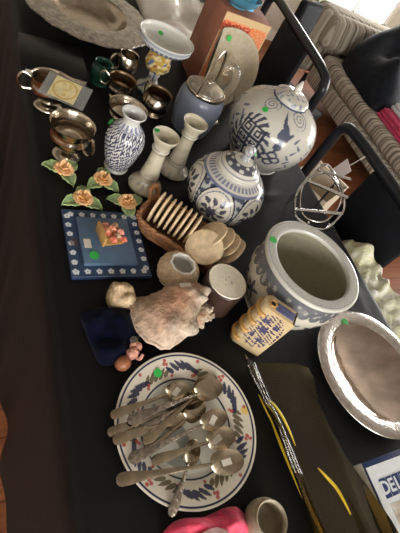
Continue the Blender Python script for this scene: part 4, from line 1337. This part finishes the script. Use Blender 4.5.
t = thing('round_silver_tray', 'round silver tray with a hammered rim and mirror-like centre at the right', 'tray', (.760, .167, TOP))
MB().lathe(resample(prof([(0, .001), (.09, .001), (.105, .004), (.122, .014), (.140, .020), (.163, .023), (.1685, .0255), (.1700, .024), (.1695, .0215), (.165, .020)], 6)[:0].reshape(-1, 2) if False else
           prof([(.1285, .0175), (.134, .0215), (.142, .0240), (.150, .0250), (.160, .0245), (.1675, .0225), (.1702, .0205), (.1695, .0185), (.160, .0205), (.148, .0212), (.138, .018), (.1295, .0150), (.1285, .0175)], 6), 80), 200).build('rim', MT['bright_silver'], t, 'hammered rim', smooth=70)
MB().lathe(resample(prof([(0, .0022), (.03, .0026), (.06, .0050), (.09, .0092), (.115, .0142), (.1295, .0182), (.1295, .0155), (.115, .0112), (.09, .0062), (.06, .0020), (.03, 0), (0, 0)], 6), 90), 160, None, lambda T, S, R, Z: R).build('basin', mat('mirror_silver', (.40, .33, .28), .05, 1, .35, 9, .22, 16, stretch=(1, 2.2, 1)), t, smooth=60)
sticker(t, (-.022, .135, .0249), (0, .1, 1), .009)

# ================================================================== long amber glass tray
t = thing('glass_tray', 'long dark amber glass tray with curled-up edges between plate and silver tray', 'tray', (.47, 0, TOP))


def tray_surface():
    ny, nx = 70, 40
    v = np.linspace(0, 1, ny); u = np.linspace(-1, 1, nx)
    ys = .225 - v * .545
    rows = []
    for j, y in enumerate(ys):
        xl = np.interp(y, [-.32, -.09, .09, .19, .225], [.392, .394, .392, .372, .366]); xr = np.interp(y, [-.32, -.14, -.03, .07, .13, .19, .225], [.572, .562, .550, .538, .538, .556, .545])
        x = (xl + xr) / 2 + u * (xr - xl) / 2
        el = np.interp(y, [-.32, .1, .225], [.030, .034, .040]); er = np.interp(y, [-.32, -.12, 0, .225], [.058, .048, .018, .012])
        z = .0055 + el * np.clip((-u - .42) / .58, 0, 1) ** 1.4 + er * np.clip((u - .70) / .30, 0, 1) ** 1.8
        z = z + .010 * np.clip((y - .17) / .055, 0, 1) ** 2 + .012 * np.clip((-.25 - y) / .07, 0, 1) ** 2
        yy = y - .012 * (u > .8) * (u - .8) * 5 * (v[j] < .15) + .0 * u
        rows.append(np.stack([x - .47, np.full_like(x, 0) + yy - .028 * np.clip(u, -1, 1) * max(0, (y - .12) / .1) * .5, z], -1))
    return np.array(rows)


P = tray_surface(); Q = P.copy(); Q[..., 2] -= .005
b = MB(); b.grid(np.concatenate([P, Q[:, ::-1]], 1), False, True)
n = P.shape[1] * 2; m = P.shape[0]
for r_ in (0, m - 1):
    k = P.shape[1]
    for j in range(k - 1):
        b.f.append((r_ * n + j, r_ * n + j + 1, r_ * n + n - 2 - j, r_ * n + n - 1 - j))
b.build('body', MT['amber_glass'], t, smooth=60)
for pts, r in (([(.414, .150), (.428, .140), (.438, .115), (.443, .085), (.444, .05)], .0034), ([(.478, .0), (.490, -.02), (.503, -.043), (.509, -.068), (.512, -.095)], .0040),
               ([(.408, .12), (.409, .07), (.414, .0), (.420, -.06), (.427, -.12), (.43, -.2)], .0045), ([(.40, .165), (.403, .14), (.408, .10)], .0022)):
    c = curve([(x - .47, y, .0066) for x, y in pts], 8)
    MB().tube(c, [r * math.sin(PI * (i + .6) / (len(c) + .2)) ** .6 for i in range(len(c))], 8, flat=.35).build('caustic_streak', MT['caustic_yellow'], t, 'yellow reflection streak modelled on the glass')  # coloured reflections and caustics of the tray, put in as yellow strips

# ================================================================== white and blue book
t = thing('pottery_book', 'white and dark blue hardcover book at the lower right, next to the glass tray', 'book', (.574, -.018, TOP))
BW, BH, BT = .215, .285, .030
MB().box((BW / 2 - .001, -BH / 2, BT / 2), (BW - .008, BH - .010, BT - .005)).build('pages', MT['pages'], t, smooth=0)
b = MB(); b.box((BW / 2, -BH / 2, .0014), (BW, BH, .0024)); b.box((BW / 2, -BH / 2, BT - .0013), (BW, BH, .0024)); b.build('cover', MT['book_blue'], t, bevel=.0008)
MB().box((.0014, -BH / 2, BT / 2), (.0026, BH - .001, BT - .0052)).build('spine', MT['book_white'], t, 'pale spine', smooth=0)
MB().box((BW / 2 + .0005, -BH / 2 - .004, BT + .0002), (BW - .007, BH - .014, .0007)).build('title_page', MT['book_white'], t, 'white front panel', smooth=0)
MB().box((.045, -.112, BT + .0009), (.04, .055, .0007)).build('cover_picture', MT['photo_print'], t, 'brown pottery picture', smooth=0)
MB().box((.145, -.16, BT + .0009), (.11, .15, .0007)).build('cover_picture', MT['photo_print'], t, smooth=0)


def letter(ch, x, y, size, z, parent, material):
    cu = bpy.data.curves.new('letter', 'FONT'); cu.body = ch; cu.size = size; cu.extrude = .0003; cu.offset = .0008
    cu.align_x = 'CENTER'; cu.align_y = 'CENTER'; cu.resolution_u = 3
    o = bpy.data.objects.new('tmp', cu); COL.objects.link(o)
    dg = bpy.context.evaluated_depsgraph_get(); me = bpy.data.meshes.new_from_object(o.evaluated_get(dg))
    bpy.data.objects.remove(o); bpy.data.curves.remove(cu)
    me.name = 'title_letter'; me.materials.clear(); me.materials.append(material)
    q = bpy.data.objects.new('title_letter', me); COL.objects.link(q); q.parent = parent; q.location = (x, y, z)
    return q


for k, chx in enumerate('DELFT'):
    x = .032 + k * .0205
    blk = MB().box((x, -.056, BT + .0009), (.0188, .036, .0007)).build('title_block', MT['book_blue'], t, smooth=0)
    letter(chx, x, -.056, .034, BT + .0015, blk, MT['book_white'])

# ================================================================== pink bundle and stoneware pot at the near edge
t = thing('pink_bundle', 'crinkled hot pink tulle bundle at the near edge below the plate', 'bundle', (.205, -.052, TOP))
heap([(-.085, .02), (-.05, .046), (0, .038), (.045, .040), (.072, .030), (.078, -.0), (.06, -.045), (.0, -.06), (-.06, -.045)], .030, 71, .4, 110, 26, 2.4, .001, 6, None, ((.045, .01, .015, .008), (-.05, .0, .015, .006)), .3
     ).build('tulle', MT['pink_tulle'], t, smooth=60)
hp = heap([(-.035, .012), (-.005, .020), (.02, .010), (.022, -.02), (-.005, -.032), (-.035, -.02)], .016, 77, .4, 160, 18, 2.2, .031, 6)
hp.build('tissue', MT['tissue'], t, 'pale pink tissue', smooth=60)
t = thing('stoneware_pot', 'small grey-brown stoneware pot at the near edge beside the pink bundle', 'pot', (.305, -.050, TOP))
MB().lathe(resample(prof([(0, .0), (.022, 0), (.030, .006), (.036, .022), (.035, .038), (.031, .046), (.0305, .051), (.029, .052), (.027, .050), (.026, .044), (.029, .034), (.027, .014), (0, .010)], 6), 80), 64).build('body', MT['stone'], t, smooth=60)

# ================================================================== chrome wire stand and hanging tag
t = thing('wire_stand', 'chrome wire stand with open loops at the far table edge behind the planter', 'stand', (.815, .70, TOP))
t.scale = (1.25, 1.1, 1.15)
lp = [(.742, .712, .070), (.752, .690, .03), (.775, .668, .009), (.84, .640, .009), (.892, .668, .05), (.895, .705, .080), (.865, .735, .11), (.825, .775, .13), (.775, .745, .10)]
MB().tube([(p[0] - .8, p[1] - .7, p[2]) for p in curve(lp, 10, True)], .0036, 8, True).build('outer_loop', MT['chrome'], t)
lp2 = [(.760, .730, .09), (.768, .70, .04), (.80, .678, .012), (.85, .662, .02), (.882, .69, .07), (.86, .728, .105), (.82, .755, .115)]
MB().tube([(p[0] - .8, p[1] - .7, p[2]) for p in curve(lp2, 10, True)], .0030, 8, True).build('inner_loop', MT['chrome'], t)
for (a, c) in (((.752, .69, .03), (.893, .668, .05)), ((.768, .74, .095), (.9, .70, .085)), ((.80, .76, .12), (.905, .74, .118))):
    MB().tube([(a[0] - .8, a[1] - .7, a[2]), (c[0] - .8, c[1] - .7, c[2])], .0048, 10).build('cross_bar', MT['chrome'], t)
for (a, c) in (((.77, .74, 0.001), (.77, .742, .098)), ((.865, .735, 0.001), (.862, .735, .108)), ((.80, .662, .001), (.80, .662, .012)), ((.862, .652, .001), (.862, .652, .02))):
    MB().tube([(a[0] - .8, a[1] - .7, a[2]), (c[0] - .8, c[1] - .7, c[2])], .0034, 8).build('leg', MT['chrome'], t)

t = thing('hang_tag', 'pale pink cardboard tag tied to the nearer black chair by a white string', 'tag', (1.096, .905, .79))
MB().box((0, 0, 0), (.0015, .052, .085), rot=Matrix.Rotation(math.radians(16), 3, 'X')).build('card', MT['pink_tag'], t, smooth=0)
MB().tube(curve([(.0, -.012, .035), (.004, -.02, .06), (.008, -.026, .085), (.014, -.028, .100), (.012, -.028, .094), (.008, -.027, .084)], 6), .0013, 6).build('string', MT['tagpaper'], t)
